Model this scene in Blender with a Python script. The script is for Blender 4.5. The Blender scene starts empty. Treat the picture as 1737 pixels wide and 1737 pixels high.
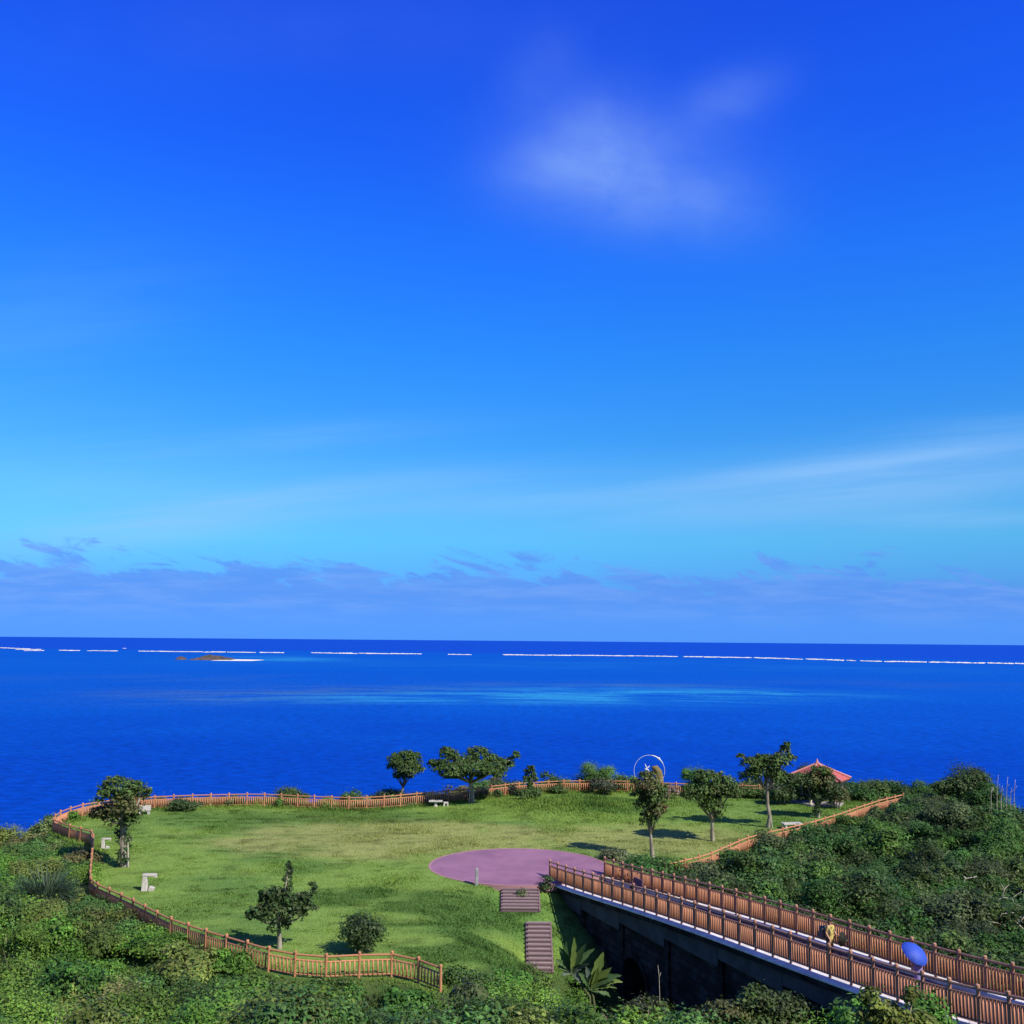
import bpy, bmesh, math, random
import numpy as np
from mathutils import Matrix, Vector

random.seed(7)
RNG = np.random.default_rng(11)
SC = bpy.context.scene
COL = SC.collection
RAD = math.radians

# ------------------------------------------------------------------ camera
FPX = 1741.0
CAMZ = 55.0
PITCH, ROLL = RAD(7.12), 0.00835
CF = Vector((0, math.cos(PITCH), math.sin(PITCH)))
_R0 = Vector((1, 0, 0)); _U0 = Vector((0, -math.sin(PITCH), math.cos(PITCH)))
CR = _R0 * math.cos(ROLL) + _U0 * math.sin(ROLL)
CU = _U0 * math.cos(ROLL) - _R0 * math.sin(ROLL)
CPOS = Vector((0, 0, CAMZ))
cd = bpy.data.cameras.new("camera"); cd.lens = 36 * FPX / 1737; cd.sensor_width = 36
cd.clip_start = 0.5; cd.clip_end = 300000
cam = bpy.data.objects.new("camera", cd); COL.objects.link(cam)
m_ = Matrix((CR, CU, -CF)).transposed().to_4x4(); m_.translation = CPOS
cam.matrix_world = m_
SC.camera = cam

# ------------------------------------------------------------------ light, exposure
SUN_EL = 42.0
SUN_AZ = 132.0          # clockwise from +Y (the direction the camera looks in)
SUN_E = 4.8
SKY_K = 0.1
EXPO = 0.45
SC.view_settings.view_transform = 'Standard'
SC.view_settings.look = 'None'
SC.view_settings.exposure = EXPO
SC.view_settings.gamma = 1.0
sl = bpy.data.lights.new("sun", 'SUN'); sl.energy = SUN_E; sl.angle = RAD(0.53); sl.color = (1.0, 0.9, 0.74)
so = bpy.data.objects.new("sun", sl); COL.objects.link(so)
_sd = Vector((math.sin(RAD(SUN_AZ)) * math.cos(RAD(SUN_EL)), math.cos(RAD(SUN_AZ)) * math.cos(RAD(SUN_EL)), math.sin(RAD(SUN_EL))))
so.rotation_euler = _sd.to_track_quat('Z', 'Y').to_euler()
so.location = (60, -60, 120)


def lin(r, g, b):
    f = lambda c: (c / 255 / 12.92) if c / 255 <= 0.04045 else ((c / 255 + 0.055) / 1.055) ** 2.4
    return (f(r), f(g), f(b), 1.0)


def ray(px, py):
    return CF + CR * ((px - 868.5) / FPX) - CU * ((py - 868.5) / FPX)


def uv_of(px, py):
    v = ray(px, py)
    return v.x / v.y, v.z / v.y


class NT:
    """short-hand for building node trees"""
    def __init__(s, tree): s.t = tree
    def n(s, kind, **kw):
        nd = s.t.nodes.new(kind)
        for k, v in kw.items(): setattr(nd, k, v)
        return nd
    def put(s, sock, v):
        if isinstance(v, bpy.types.NodeSocket): s.t.links.new(v, sock)
        elif sock.type == 'VECTOR' and hasattr(v, '__len__'): sock.default_value = tuple(v)[:3]
        else: sock.default_value = v
    def m(s, op, a, b=None, c=None, clamp=False):
        nd = s.n('ShaderNodeMath', operation=op, use_clamp=clamp)
        s.put(nd.inputs[0], a)
        if b is not None: s.put(nd.inputs[1], b)
        if c is not None: s.put(nd.inputs[2], c)
        return nd.outputs[0]
    def sstep(s, v, a, b, lo=0.0, hi=1.0):
        nd = s.n('ShaderNodeMapRange', interpolation_type='SMOOTHSTEP')
        s.put(nd.inputs[0], v); s.put(nd.inputs[1], a); s.put(nd.inputs[2], b); s.put(nd.inputs[3], lo); s.put(nd.inputs[4], hi)
        return nd.outputs[0]
    def xyz(s, x, y, z=0.0):
        nd = s.n('ShaderNodeCombineXYZ'); s.put(nd.inputs[0], x); s.put(nd.inputs[1], y); s.put(nd.inputs[2], z)
        return nd.outputs[0]
    def noise(s, vec, scale, detail=4.0, rough=0.55, dist=0.0, out=0):
        nd = s.n('ShaderNodeTexNoise')
        if vec is not None: s.put(nd.inputs['Vector'], vec)
        nd.inputs['Scale'].default_value = scale; nd.inputs['Detail'].default_value = detail
        nd.inputs['Roughness'].default_value = rough; nd.inputs['Distortion'].default_value = dist
        return nd.outputs[out]
    def ramp(s, v, stops, interp='LINEAR'):
        nd = s.n('ShaderNodeValToRGB'); cr = nd.color_ramp; cr.interpolation = interp
        while len(cr.elements) < len(stops): cr.elements.new(0.5)
        for e, (p, c) in zip(cr.elements, stops): e.position = p; e.color = c if len(c) == 4 else (*c, 1)
        s.put(nd.inputs[0], v)
        return nd.outputs[0]
    def mix(s, f, a, b, mode='MIX'):
        nd = s.n('ShaderNodeMix', data_type='RGBA', blend_type=mode)
        s.put(nd.inputs[0], f)
        s.put(nd.inputs[6], a); s.put(nd.inputs[7], b)
        return nd.outputs[2]
    def gauss(s, x, y, cx, cy, rx, ry, rot=0.0):
        dx = s.m('SUBTRACT', x, cx); dy = s.m('SUBTRACT', y, cy)
        c, sn = math.cos(rot), math.sin(rot)
        a = s.m('DIVIDE', s.m('ADD', s.m('MULTIPLY', dx, c), s.m('MULTIPLY', dy, sn)), rx)
        b = s.m('DIVIDE', s.m('SUBTRACT', s.m('MULTIPLY', dy, c), s.m('MULTIPLY', dx, sn)), ry)
        q = s.m('ADD', s.m('MULTIPLY', a, a), s.m('MULTIPLY', b, b))
        return s.m('POWER', 2.718, s.m('MULTIPLY', q, -1.0))


# ------------------------------------------------------------------ sky
def build_world():
    w = bpy.data.worlds.new("World"); SC.world = w; w.use_nodes = True
    k = NT(w.node_tree); t = w.node_tree
    bg = t.nodes['Background']; bg.inputs[1].default_value = SKY_K
    sky = k.n('ShaderNodeTexSky', sky_type='NISHITA', sun_disc=False)
    sky.sun_elevation = RAD(SUN_EL); sky.sun_rotation = RAD(SUN_AZ)
    sky.altitude = 50; sky.air_density = 1; sky.dust_density = 0.3; sky.ozone_density = 2
    tc = k.n('ShaderNodeTexCoord'); sp = k.n('ShaderNodeSeparateXYZ')
    t.links.new(tc.outputs['Generated'], sp.inputs[0])
    x, y, z = sp.outputs
    ys = k.m('MAXIMUM', y, 0.08)
    u = k.m('DIVIDE', x, ys); v = k.m('DIVIDE', z, ys)
    # deep tropical blue: the sky texture filtered by elevation
    nish = [(0.0, (.694, .661, .481)), (.049, (.617, .726, .653)), (.094, (.4445, .6116, .6933)), (.134, (.3484, .515, .6645)),
            (.191, (.2595, .4066, .5896)), (.274, (.1865, .3036, .4849)), (.352, (.1448, .2407, .4062)), (.448, (.1118, .1888, .3338)), (.553, (.0916, .1557, .2829)), (1.0, (.075, .13, .24))]
    want = [(88, 158, 255), (94, 170, 252), (95, 194, 255), (92, 186, 255), (66, 163, 254), (46, 142, 255), (36, 122, 255), (28, 97, 244), (25, 81, 230), (22, 68, 190)]
    TK = 8.0; EX = 2 ** -EXPO
    stops = []
    for (p, nc), c in zip(nish, want):
        lc = lin(*c)
        stops.append((p, tuple(lc[i] * EX / nc[i] / TK for i in range(3))))
    tint = k.ramp(k.m('MAXIMUM', z, 0.0), stops)
    sc8 = k.n('ShaderNodeVectorMath', operation='SCALE'); k.put(sc8.inputs[0], tint); sc8.inputs['Scale'].default_value = TK
    filt = k.mix(1.0, sky.outputs[0], sc8.outputs[0], 'MULTIPLY')
    # unseen sky away from the view, blended towards neutral to weaken blue fill light
    back = k.sstep(y, 0.25, -0.35)
    filt = k.mix(k.m('MULTIPLY', back, 0.75), filt, k.mix(1.0, sky.outputs[0], (0.75, 0.75, 0.78, 1), 'MULTIPLY'))
    front = k.sstep(y, 0.1, 0.3)
    K = EX / SKY_K
    cl = lambda r, g, b: tuple(c * K for c in lin(r, g, b)[:3]) + (1,)
    P = 1 / FPX
    # side-to-side change: paler on the left low, deeper on the right
    # cirrus veil high up
    nz = k.noise(k.xyz(k.m('MULTIPLY', u, 5.0), k.m('MULTIPLY', v, 6.0), 3.1), 1.6, 6, 0.55, 0.35)
    fine = k.noise(k.xyz(k.m('ADD', k.m('MULTIPLY', u, 9.0), k.m('MULTIPLY', v, 6.0)), k.m('MULTIPLY', v, 16.0), 8.3), 1.5, 5, 0.6, 0.3)
    tot = None
    for (px, py, rx, ry, rot, st) in [(1050, 295, 190, 88, -0.12, 0.62), (1010, 215, 95, 85, 0.3, 0.32), (915, 120, 60, 85, -0.5, 0.16),
                                      (1235, 165, 100, 45, 0.4, 0.26), (1150, 345, 150, 60, -0.3, 0.26), (1180, 230, 210, 130, 0.0, 0.06), (920, 290, 80, 50, 0.1, 0.2),
                                      (560, 45, 500, 90, 0.05, 0.06)]:
        cu, cv = uv_of(px, py)
        g = k.m('MULTIPLY', k.gauss(u, v, cu, cv, rx * P * 0.98, ry * P * 1.05, rot), st)
        tot = g if tot is None else k.m('ADD', tot, g)
    mod = k.m('MULTIPLY', k.sstep(nz, 0.2, 0.75, 0.55, 1.12), k.sstep(fine, 0.2, 0.8, 0.82, 1.12))
    veil = k.m('MULTIPLY', k.m('MULTIPLY', tot, mod), front, clamp=True)
    skyc = k.mix(k.m('MULTIPLY', veil, 0.46), filt, cl(166, 204, 255))
    # long low streaks of cirrus
    sn = k.noise(k.xyz(k.m('MULTIPLY', u, 2.2), k.m('MULTIPLY', k.m('SUBTRACT', v, k.m('MULTIPLY', u, 0.1)), 34.0), 1.7), 1.3, 5, 0.55, 0.2)
    tot = None
    for (px, py, rx, ry, rot, st) in [(1620, 788, 300, 44, 0.115, 0.55), (1330, 822, 240, 38, 0.09, 0.34), (1640, 880, 190, 13, 0.03, 0.22),
                                      (180, 892, 280, 34, 0.13, 0.42), (400, 862, 170, 30, 0.12, 0.34), (800, 835, 330, 40, 0.03, 0.26), (500, 745, 260, 22, 0.1, 0.2),
                                      (1250, 870, 500, 40, 0.0, 0.1), (120, 790, 260, 70, 0.1, 0.12), (1700, 720, 160, 12, 0.08, 0.12), (60, 560, 260, 90, 0.3, 0.1)]:
        cu, cv = uv_of(px, py)
        g = k.m('MULTIPLY', k.gauss(u, v, cu, cv, rx * P, ry * P * 1.2, rot), st)
        tot = g if tot is None else k.m('ADD', tot, g)
    stre = k.m('MULTIPLY', k.m('MULTIPLY', tot, k.sstep(sn, 0.28, 0.72, 0.45, 1.25)), front, clamp=True)
    skyc = k.mix(stre, skyc, cl(152, 202, 255))
    # low bank of distant cumulus on the horizon
    sh = k.m('ADD', u, k.m('MULTIPLY', v, 1.6))
    n1 = k.noise(k.xyz(k.m('MULTIPLY', sh, 11.0), k.m('MULTIPLY', v, 27.0), 0.4), 1.5, 8, 0.62, 0.5)
    n2 = k.noise(k.xyz(k.m('MULTIPLY', u, 7.0), 0.0, 5.5), 1.2, 3, 0.5)
    top = k.m('ADD', k.m('ADD', uv_of(868, 962)[1], k.m('MULTIPLY', u, -0.008)), k.m('MULTIPLY', k.m('SUBTRACT', n2, 0.5), 0.04))
    d = k.m('SUBTRACT', k.m('ADD', top, k.m('MULTIPLY', k.m('SUBTRACT', n1, 0.52), 0.19)), v)
    bank = k.m('MULTIPLY', k.sstep(d, -0.006, 0.02), front)
    n4 = k.noise(k.xyz(k.m('MULTIPLY', sh, 22.0), k.m('MULTIPLY', v, 36.0), 7.7), 1.3, 8, 0.58, 0.15)
    body = k.sstep(k.m('SUBTRACT', k.m('ADD', k.m('ADD', uv_of(868, 978)[1], k.m('MULTIPLY', u, -0.010)), k.m('MULTIPLY', k.m('SUBTRACT', n4, 0.48), 0.1)), v), -0.001, 0.009)
    bank = k.m('MAXIMUM', bank, k.m('MULTIPLY', body, front))
    n3 = k.noise(k.xyz(k.m('MULTIPLY', u, 8.0), k.m('MULTIPLY', v, 60.0), 2.0), 1.7, 5, 0.6, 0.3)
    bc = k.mix(k.sstep(n3, 0.35, 0.7), cl(90, 149, 245), cl(114, 162, 247))
    low = k.sstep(v, 0.045, 0.006)
    bc = k.mix(low, bc, cl(86, 156, 255))
    skyc = k.mix(k.m('MULTIPLY', bank, 0.8), skyc, bc)
    t.links.new(skyc, bg.inputs[0])
build_world()


# ------------------------------------------------------------------ mesh helpers
def link(o, parent=None):
    COL.objects.link(o)
    if parent is not None: o.parent = parent
    return o


def tag(o, label=None, cat=None, group=None, kind=None):
    if label: o["label"] = label
    if cat: o["category"] = cat
    if group: o["group"] = group
    if kind: o["kind"] = kind
    return o


def empty(name, loc, label, cat, group=None, rz=0.0):
    o = bpy.data.objects.new(name, None); o.location = loc; o.rotation_euler = (0, 0, rz); o.empty_display_size = 0.3
    link(o); return tag(o, label, cat, group)


class MB:
    def __init__(s): s.v = []; s.f = []
    def add(s, vs, fs):
        o = len(s.v); s.v += [tuple(p) for p in vs]; s.f += [tuple(i + o for i in f) for f in fs]
    def box(s, c, d, rz=0.0, m=None):
        hx, hy, hz = d[0] / 2, d[1] / 2, d[2] / 2
        R = m if m is not None else Matrix.Rotation(rz, 3, 'Z')
        c = Vector(c)
        vs = [c + R @ Vector((x, y, z)) for x in (-hx, hx) for y in (-hy, hy) for z in (-hz, hz)]
        s.add(vs, [(0, 1, 3, 2), (4, 6, 7, 5), (0, 4, 5, 1), (2, 3, 7, 6), (0, 2, 6, 4), (1, 5, 7, 3)])
    def tube(s, pts, rad, n=8, cap=True):
        pts = [Vector(p) for p in pts]
        if not hasattr(rad, '__len__'): rad = [rad] * len(pts)
        rings = []; ref = Vector((0.13, 0.31, 0.94)).normalized()
        for i, p in enumerate(pts):
            d = (pts[min(i + 1, len(pts) - 1)] - pts[max(i - 1, 0)]).normalized()
            if abs(d.dot(ref)) > 0.97: r2 = Vector((1, 0.05, 0))
            else: r2 = ref
            a = d.cross(r2).normalized(); b = d.cross(a)
            rings.append([p + (a * math.cos(2 * math.pi * j / n) + b * math.sin(2 * math.pi * j / n)) * rad[i] for j in range(n)])
        vs = [q for r in rings for q in r]; fs = []
        for i in range(len(pts) - 1):
            for j in range(n):
                fs.append((i * n + j, i * n + (j + 1) % n, (i + 1) * n + (j + 1) % n, (i + 1) * n + j))
        if cap:
            fs.append(tuple(range(n))[::-1]); fs.append(tuple(range((len(pts) - 1) * n, len(pts) * n)))
        s.add(vs, fs)
    def lathe(s, prof, c=(0, 0, 0), n=16):
        c = Vector(c); vs = []; fs = []
        for r, z in prof:
            for j in range(n):
                a = 2 * math.pi * j / n; vs.append(c + Vector((r * math.cos(a), r * math.sin(a), z)))
        for i in range(len(prof) - 1):
            for j in range(n):
                fs.append((i * n + j, i * n + (j + 1) % n, (i + 1) * n + (j + 1) % n, (i + 1) * n + j))
        fs.append(tuple(range(n))[::-1]); fs.append(tuple(range((len(prof) - 1) * n, len(prof) * n)))
        s.add(vs, fs)
    def ellipsoid(s, c, r, n=10, k=7, jit=0.0):
        c = Vector(c); vs = []; fs = []
        for i in range(1, k):
            th = math.pi * i / k
            for j in range(n):
                a = 2 * math.pi * j / n; q = 1 + random.uniform(-jit, jit)
                vs.append(c + Vector((r[0] * q * math.sin(th) * math.cos(a), r[1] * q * math.sin(th) * math.sin(a), r[2] * q * math.cos(th))))
        vs.append(c + Vector((0, 0, r[2]))); vs.append(c - Vector((0, 0, r[2])))
        T, B = len(vs) - 2, len(vs) - 1
        for i in range(k - 2):
            for j in range(n):
                fs.append((i * n + j, (i + 1) * n + j, (i + 1) * n + (j + 1) % n, i * n + (j + 1) % n))
        for j in range(n):
            fs.append((T, j, (j + 1) % n)); fs.append((B, (k - 2) * n + (j + 1) % n, (k - 2) * n + j))
        s.add(vs, fs)
    def mesh(s, name, mat=None, smooth=False):
        me = bpy.data.meshes.new(name); me.from_pydata(s.v, [], s.f); me.update()
        if smooth: me.polygons.foreach_set('use_smooth', [True] * len(me.polygons))
        if mat: me.materials.append(mat)
        return me
    def build(s, name, mat, parent=None, smooth=False, loc=None):
        o = bpy.data.objects.new(name, s.mesh(name, mat, smooth))
        if loc is not None: o.location = loc
        return link(o, parent)


def obj_of(name, me, parent=None, loc=None):
    o = bpy.data.objects.new(name, me)
    if loc is not None: o.location = loc
    return link(o, parent)


def np_mesh(name, V, Q, mat, col=None, smooth=False):
    """numpy quads (or tris) -> mesh with an optional per-vertex colour"""
    me = bpy.data.meshes.new(name)
    V = np.ascontiguousarray(V, dtype=np.float32); Q = np.ascontiguousarray(Q, dtype=np.int32)
    k = Q.shape[1]
    me.vertices.add(len(V)); me.vertices.foreach_set('co', V.ravel())
    me.loops.add(Q.size); me.loops.foreach_set('vertex_index', Q.ravel())
    me.polygons.add(len(Q)); me.polygons.foreach_set('loop_start', np.arange(0, Q.size, k, dtype=np.int32))
    if smooth: me.polygons.foreach_set('use_smooth', np.ones(len(Q), dtype=bool))
    if col is not None:
        at = me.color_attributes.new('col', 'FLOAT_COLOR', 'POINT')
        c4 = np.ones((len(V), 4), dtype=np.float32); c4[:, :3] = col
        at.data.foreach_set('color', c4.ravel())
    me.update(); me.validate()
    me.materials.append(mat)
    return me


# ------------------------------------------------------------------ materials
def mat(name, base, rough=0.7, spec=0.3, var=0.0, vscale=3.0, bump=0.0, bscale=20.0, base2=None, coord='Object', stretch=(1, 1, 1), metal=0.0, thr=(0.35, 0.65)):
    ma = bpy.data.materials.new(name); ma.use_nodes = True
    k = NT(ma.node_tree); b = ma.node_tree.nodes['Principled BSDF']
    b.inputs['Roughness'].default_value = rough; b.inputs['Specular IOR Level'].default_value = spec; b.inputs['Metallic'].default_value = metal
    tc = k.n('ShaderNodeTexCoord'); mp = k.n('ShaderNodeMapping'); mp.inputs['Scale'].default_value = stretch
    ma.node_tree.links.new(tc.outputs[coord], mp.inputs[0]); vec = mp.outputs[0]
    base = tuple(base[:3]) + (1,)
    c = base
    if base2 is not None:
        c = k.mix(k.sstep(k.noise(vec, vscale, 6, 0.6), thr[0], thr[1]), base, tuple(base2[:3]) + (1,))
    if var:
        oi = k.n('ShaderNodeObjectInfo')
        f = k.m('ADD', k.m('MULTIPLY', k.noise(vec, vscale * 3.1, 4, 0.6), 1.2 * var), k.m('MULTIPLY', oi.outputs['Random'], var * 0.8))
        f = k.m('ADD', f, 1 - var)
        g = k.n('ShaderNodeVectorMath', operation='SCALE'); k.put(g.inputs[0], c); k.put(g.inputs['Scale'], f); c = g.outputs[0]
    k.put(b.inputs['Base Color'], c)
    if bump:
        bp = k.n('ShaderNodeBump'); bp.inputs['Strength'].default_value = bump; bp.inputs['Distance'].default_value = 0.02
        k.put(bp.inputs['Height'], k.noise(vec, bscale, 5, 0.6)); k.put(b.inputs['Normal'], bp.outputs[0])
    return ma


def leaf_mat(name, trans=0.25, rough=0.55, spec=0.25):
    ma = bpy.data.materials.new(name); ma.use_nodes = True
    k = NT(ma.node_tree); t = ma.node_tree; b = t.nodes['Principled BSDF']; out = t.nodes['Material Output']
    at = k.n('ShaderNodeAttribute', attribute_name='col')
    b.inputs['Roughness'].default_value = rough; b.inputs['Specular IOR Level'].default_value = spec
    t.links.new(at.outputs['Color'], b.inputs['Base Color'])
    tr = k.n('ShaderNodeBsdfTranslucent')
    k.put(tr.inputs['Color'], k.mix(1.0, at.outputs['Color'], (1.2, 1.25, 0.6, 1), 'MULTIPLY'))
    mx = k.n('ShaderNodeMixShader'); mx.inputs[0].default_value = trans
    t.links.new(b.outputs[0], mx.inputs[1]); t.links.new(tr.outputs[0], mx.inputs[2]); t.links.new(mx.outputs[0], out.inputs[0])
    return ma


LEAF = leaf_mat('leaf')
GRASSM = leaf_mat('grass_blade', 0.3, 0.7, 0.1)
M_WOOD = mat('fence_wood', (.43, .2, .11), 0.65, 0.25, var=0.3, vscale=2.0, stretch=(6, 6, 1), bump=0.2)
M_WOODB = mat('bridge_fence_wood', (.44, .2, .11), 0.6, 0.25, var=0.3, vscale=2.0, stretch=(6, 6, 1), bump=0.2)
M_RAILD = mat('bridge_rail_wood', (.34, .18, .12), 0.55, 0.3, var=0.3, vscale=2.0)
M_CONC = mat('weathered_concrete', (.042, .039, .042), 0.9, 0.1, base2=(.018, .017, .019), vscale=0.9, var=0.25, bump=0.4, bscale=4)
def _masonry():
    k = NT(M_CONC.node_tree); b = M_CONC.node_tree.nodes['Principled BSDF']; src = b.inputs['Base Color'].links[0].from_socket
    sp = k.n('ShaderNodeSeparateXYZ'); k.put(sp.inputs[0], k.n('ShaderNodeTexCoord').outputs['Object'])
    br = k.n('ShaderNodeTexBrick'); br.inputs['Scale'].default_value = 1.0; br.inputs['Brick Width'].default_value = 0.75; br.inputs['Row Height'].default_value = 0.38; br.inputs['Mortar Size'].default_value = 0.025
    br.inputs['Color1'].default_value = (.55, .55, .55, 1); br.inputs['Color2'].default_value = (1.35, 1.35, 1.35, 1); br.inputs['Mortar'].default_value = (.35, .35, .35, 1)
    k.put(br.inputs['Vector'], k.xyz(k.m('SUBTRACT', k.m('MULTIPLY', sp.outputs[0], 0.37), k.m('MULTIPLY', sp.outputs[1], 0.93)), sp.outputs[2], 0.0))
    k.put(b.inputs['Base Color'], k.mix(1.0, src, br.outputs[0], 'MULTIPLY'))
_masonry()
M_KERB = mat('pale_kerb', (.75, .74, .73), 0.8, 0.2, base2=(.55, .54, .52), vscale=1.5)
M_DECK = mat('deck_paving', (.19, .1, .085), 0.9, 0.1, base2=(.14, .08, .07), vscale=0.8, var=0.2)
M_STONE = mat('pale_stone', (.48, .47, .45), 0.8, 0.2, base2=(.38, .37, .35), vscale=4.0, var=0.15)
M_GREY = mat('grey_stone', (.35, .35, .34), 0.85, 0.2, base2=(.2, .2, .2), vscale=2.5, bump=0.4)
M_BARK = mat('bark', (.17, .15, .12), 0.9, 0.1, base2=(.3, .28, .24), vscale=4.0, bump=0.5, stretch=(1, 1, 0.3))
M_DRY = mat('dead_wood', (.5, .47, .42), 0.85, 0.15, base2=(.3, .27, .23), vscale=6.0)
M_STEP = mat('step_timber', (.36, .31, .32), 0.8, 0.15, base2=(.25, .215, .22), vscale=4.0, var=0.2, stretch=(1, 6, 6))
M_STEPD = mat('step_riser', (.16, .11, .13), 0.8, 0.2, var=0.2)
M_ROOF = mat('roof_tile', (.46, .125, .12), 0.8, 0.15, base2=(.36, .1, .1), vscale=5.0, var=0.15)
M_RIDGE = mat('roof_ridge', (.5, .24, .22), 0.8, 0.2)
M_DARKW = mat('dark_timber', (.1, .06, .045), 0.7, 0.2, var=0.2)
M_STEEL = mat('white_painted_steel', (.6, .63, .68), 0.4, 0.4)
M_SAND = mat('sand', (.75, .7, .55), 0.9, 0.1)


# ------------------------------------------------------------------ the lie of the land
def zl0(Y):
    return CAMZ - 15.2 - (105 - Y) * 0.03


def at_depth(px, py, d):
    return CPOS + ray(px, py) * d


def hit(px, py, zf):
    v = ray(px, py); t = 70.0
    for _ in range(60):
        p = CPOS + v * t
        t2 = (zf(p.x, p.y) - CAMZ) / v.z
        t = 0.5 * t + 0.5 * t2
    return CPOS + v * t


POST_H = 1.25
RUN_FRONT = [(748, 1636), (699, 1618), (660, 1612), (611, 1614), (555, 1617), (503, 1613), (462, 1606), (402.6, 1589), (342, 1571.6), (284, 1552), (235.5, 1527), (185.5, 1504), (163, 1494.5), (153, 1485),
             (155, 1455), (159, 1408), (143, 1403), (127.6, 1400), (109, 1394), (91, 1386.6)]
RUN_BACK = [(91, 1386.6), (94, 1380), (105, 1372.5), (130, 1364), (152.6, 1359), (200, 1353), (252.6, 1349), (313, 1346.3), (374, 1344.7), (433, 1343.8), (470, 1345), (532, 1348), (594, 1350), (640, 1349),
            (703, 1343.5), (760, 1339), (796, 1336), (848, 1329.5), (888, 1325.7), (942, 1322.4), (1000, 1321.6), (1055, 1322), (1140, 1326), (1200, 1328), (1283, 1330), (1345, 1334)]
RUN_RIGHT = [(1532, 1345), (1494, 1354), (1453.5, 1367), (1429, 1376), (1376, 1391.5), (1308, 1407), (1265, 1418), (1200, 1446), (1165, 1455), (1128, 1459)]
topz = lambda x, y: zl0(y) + POST_H
W_FRONT = [hit(a, b, topz).xy for a, b in RUN_FRONT]
W_BACK = [hit(a, b, topz).xy for a, b in RUN_BACK]
W_RIGHT = [hit(a, b, topz).xy for a, b in RUN_RIGHT]

_b0 = at_depth(931.6, 1493.5, 70.6).xy; _b1 = at_depth(1712.7, 1756, 70.6 * (1 - 0.01743 * 29)).xy
BL0 = _b0.copy(); BDIR = (_b1 - _b0).normalized(); BNRM = Vector((-BDIR.y, BDIR.x))
PITCHB = (_b1 - _b0).length / 29
BR0 = BL0 + BNRM * 4.0
W_MOUTH = [(BL0 + BNRM * 4.6), BL0 - BNRM * 0.4, BL0 - BNRM * 0.4 + BDIR * 8.0, hit(905, 1655, lambda x, y: zl0(y) - 2.3).xy, hit(840, 1662, lambda x, y: zl0(y) - 1.0).xy]
LAWN = np.array([tuple(p) for p in W_FRONT + W_BACK[1:] + W_RIGHT + W_MOUTH])
COAST = np.array([(-62, 10), (-54, 50), (-50, 66), (-47, 76), (-45, 85), (-42, 94), (-36, 100), (-24, 103.5), (0, 111), (20, 113), (36, 111), (52, 106), (60, 96), (62, 80), (72, 60), (80, 10)])


def sdist(poly, X, Y):
    """signed distance to a polygon, positive outside (numpy arrays)"""
    X = np.asarray(X, float); Y = np.asarray(Y, float)
    d = np.full(X.shape, 1e9); ins = np.zeros(X.shape, bool)
    n = len(poly)
    for i in range(n):
        x0, y0 = poly[i]; x1, y1 = poly[(i + 1) % n]
        ex, ey = x1 - x0, y1 - y0; L = ex * ex + ey * ey + 1e-12
        t = np.clip(((X - x0) * ex + (Y - y0) * ey) / L, 0, 1)
        d = np.minimum(d, np.hypot(X - x0 - t * ex, Y - y0 - t * ey))
        c = ((y0 > Y) != (y1 > Y)) & (X < (x1 - x0) * (Y - y0) / ((y1 - y0) + 1e-12) + x0)
        ins ^= c
    return np.where(ins, -d, d)


def sst(a, b, x):
    t = np.clip((np.asarray(x, float) - a) / (b - a), 0, 1); return t * t * (3 - 2 * t)


def bridge_st(X, Y):
    dx, dy = X - BL0.x, Y - BL0.y
    return dx * BDIR.x + dy * BDIR.y, dx * BNRM.x + dy * BNRM.y


def vnoise(X, Y, s, seed=0):
    """smooth value noise, numpy"""
    X = np.asarray(X, float) / s; Y = np.asarray(Y, float) / s
    xi = np.floor(X).astype(np.int64); yi = np.floor(Y).astype(np.int64)
    fx, fy = X - xi, Y - yi; fx = fx * fx * (3 - 2 * fx); fy = fy * fy * (3 - 2 * fy)
    def h(a, b):
        q = (a * 374761393 + b * 668265263 + seed * 982451653) & 0x7fffffff
        q = ((q ^ (q >> 13)) * 1274126177) & 0x7fffffff
        return ((q ^ (q >> 16)) & 0xffff) / 65535.0
    return (h(xi, yi) * (1 - fx) + h(xi + 1, yi) * fx) * (1 - fy) + (h(xi, yi + 1) * (1 - fx) + h(xi + 1, yi + 1) * fx) * fy


MOUND = hit(985, 1372, lambda x, y: zl0(y))


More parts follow.
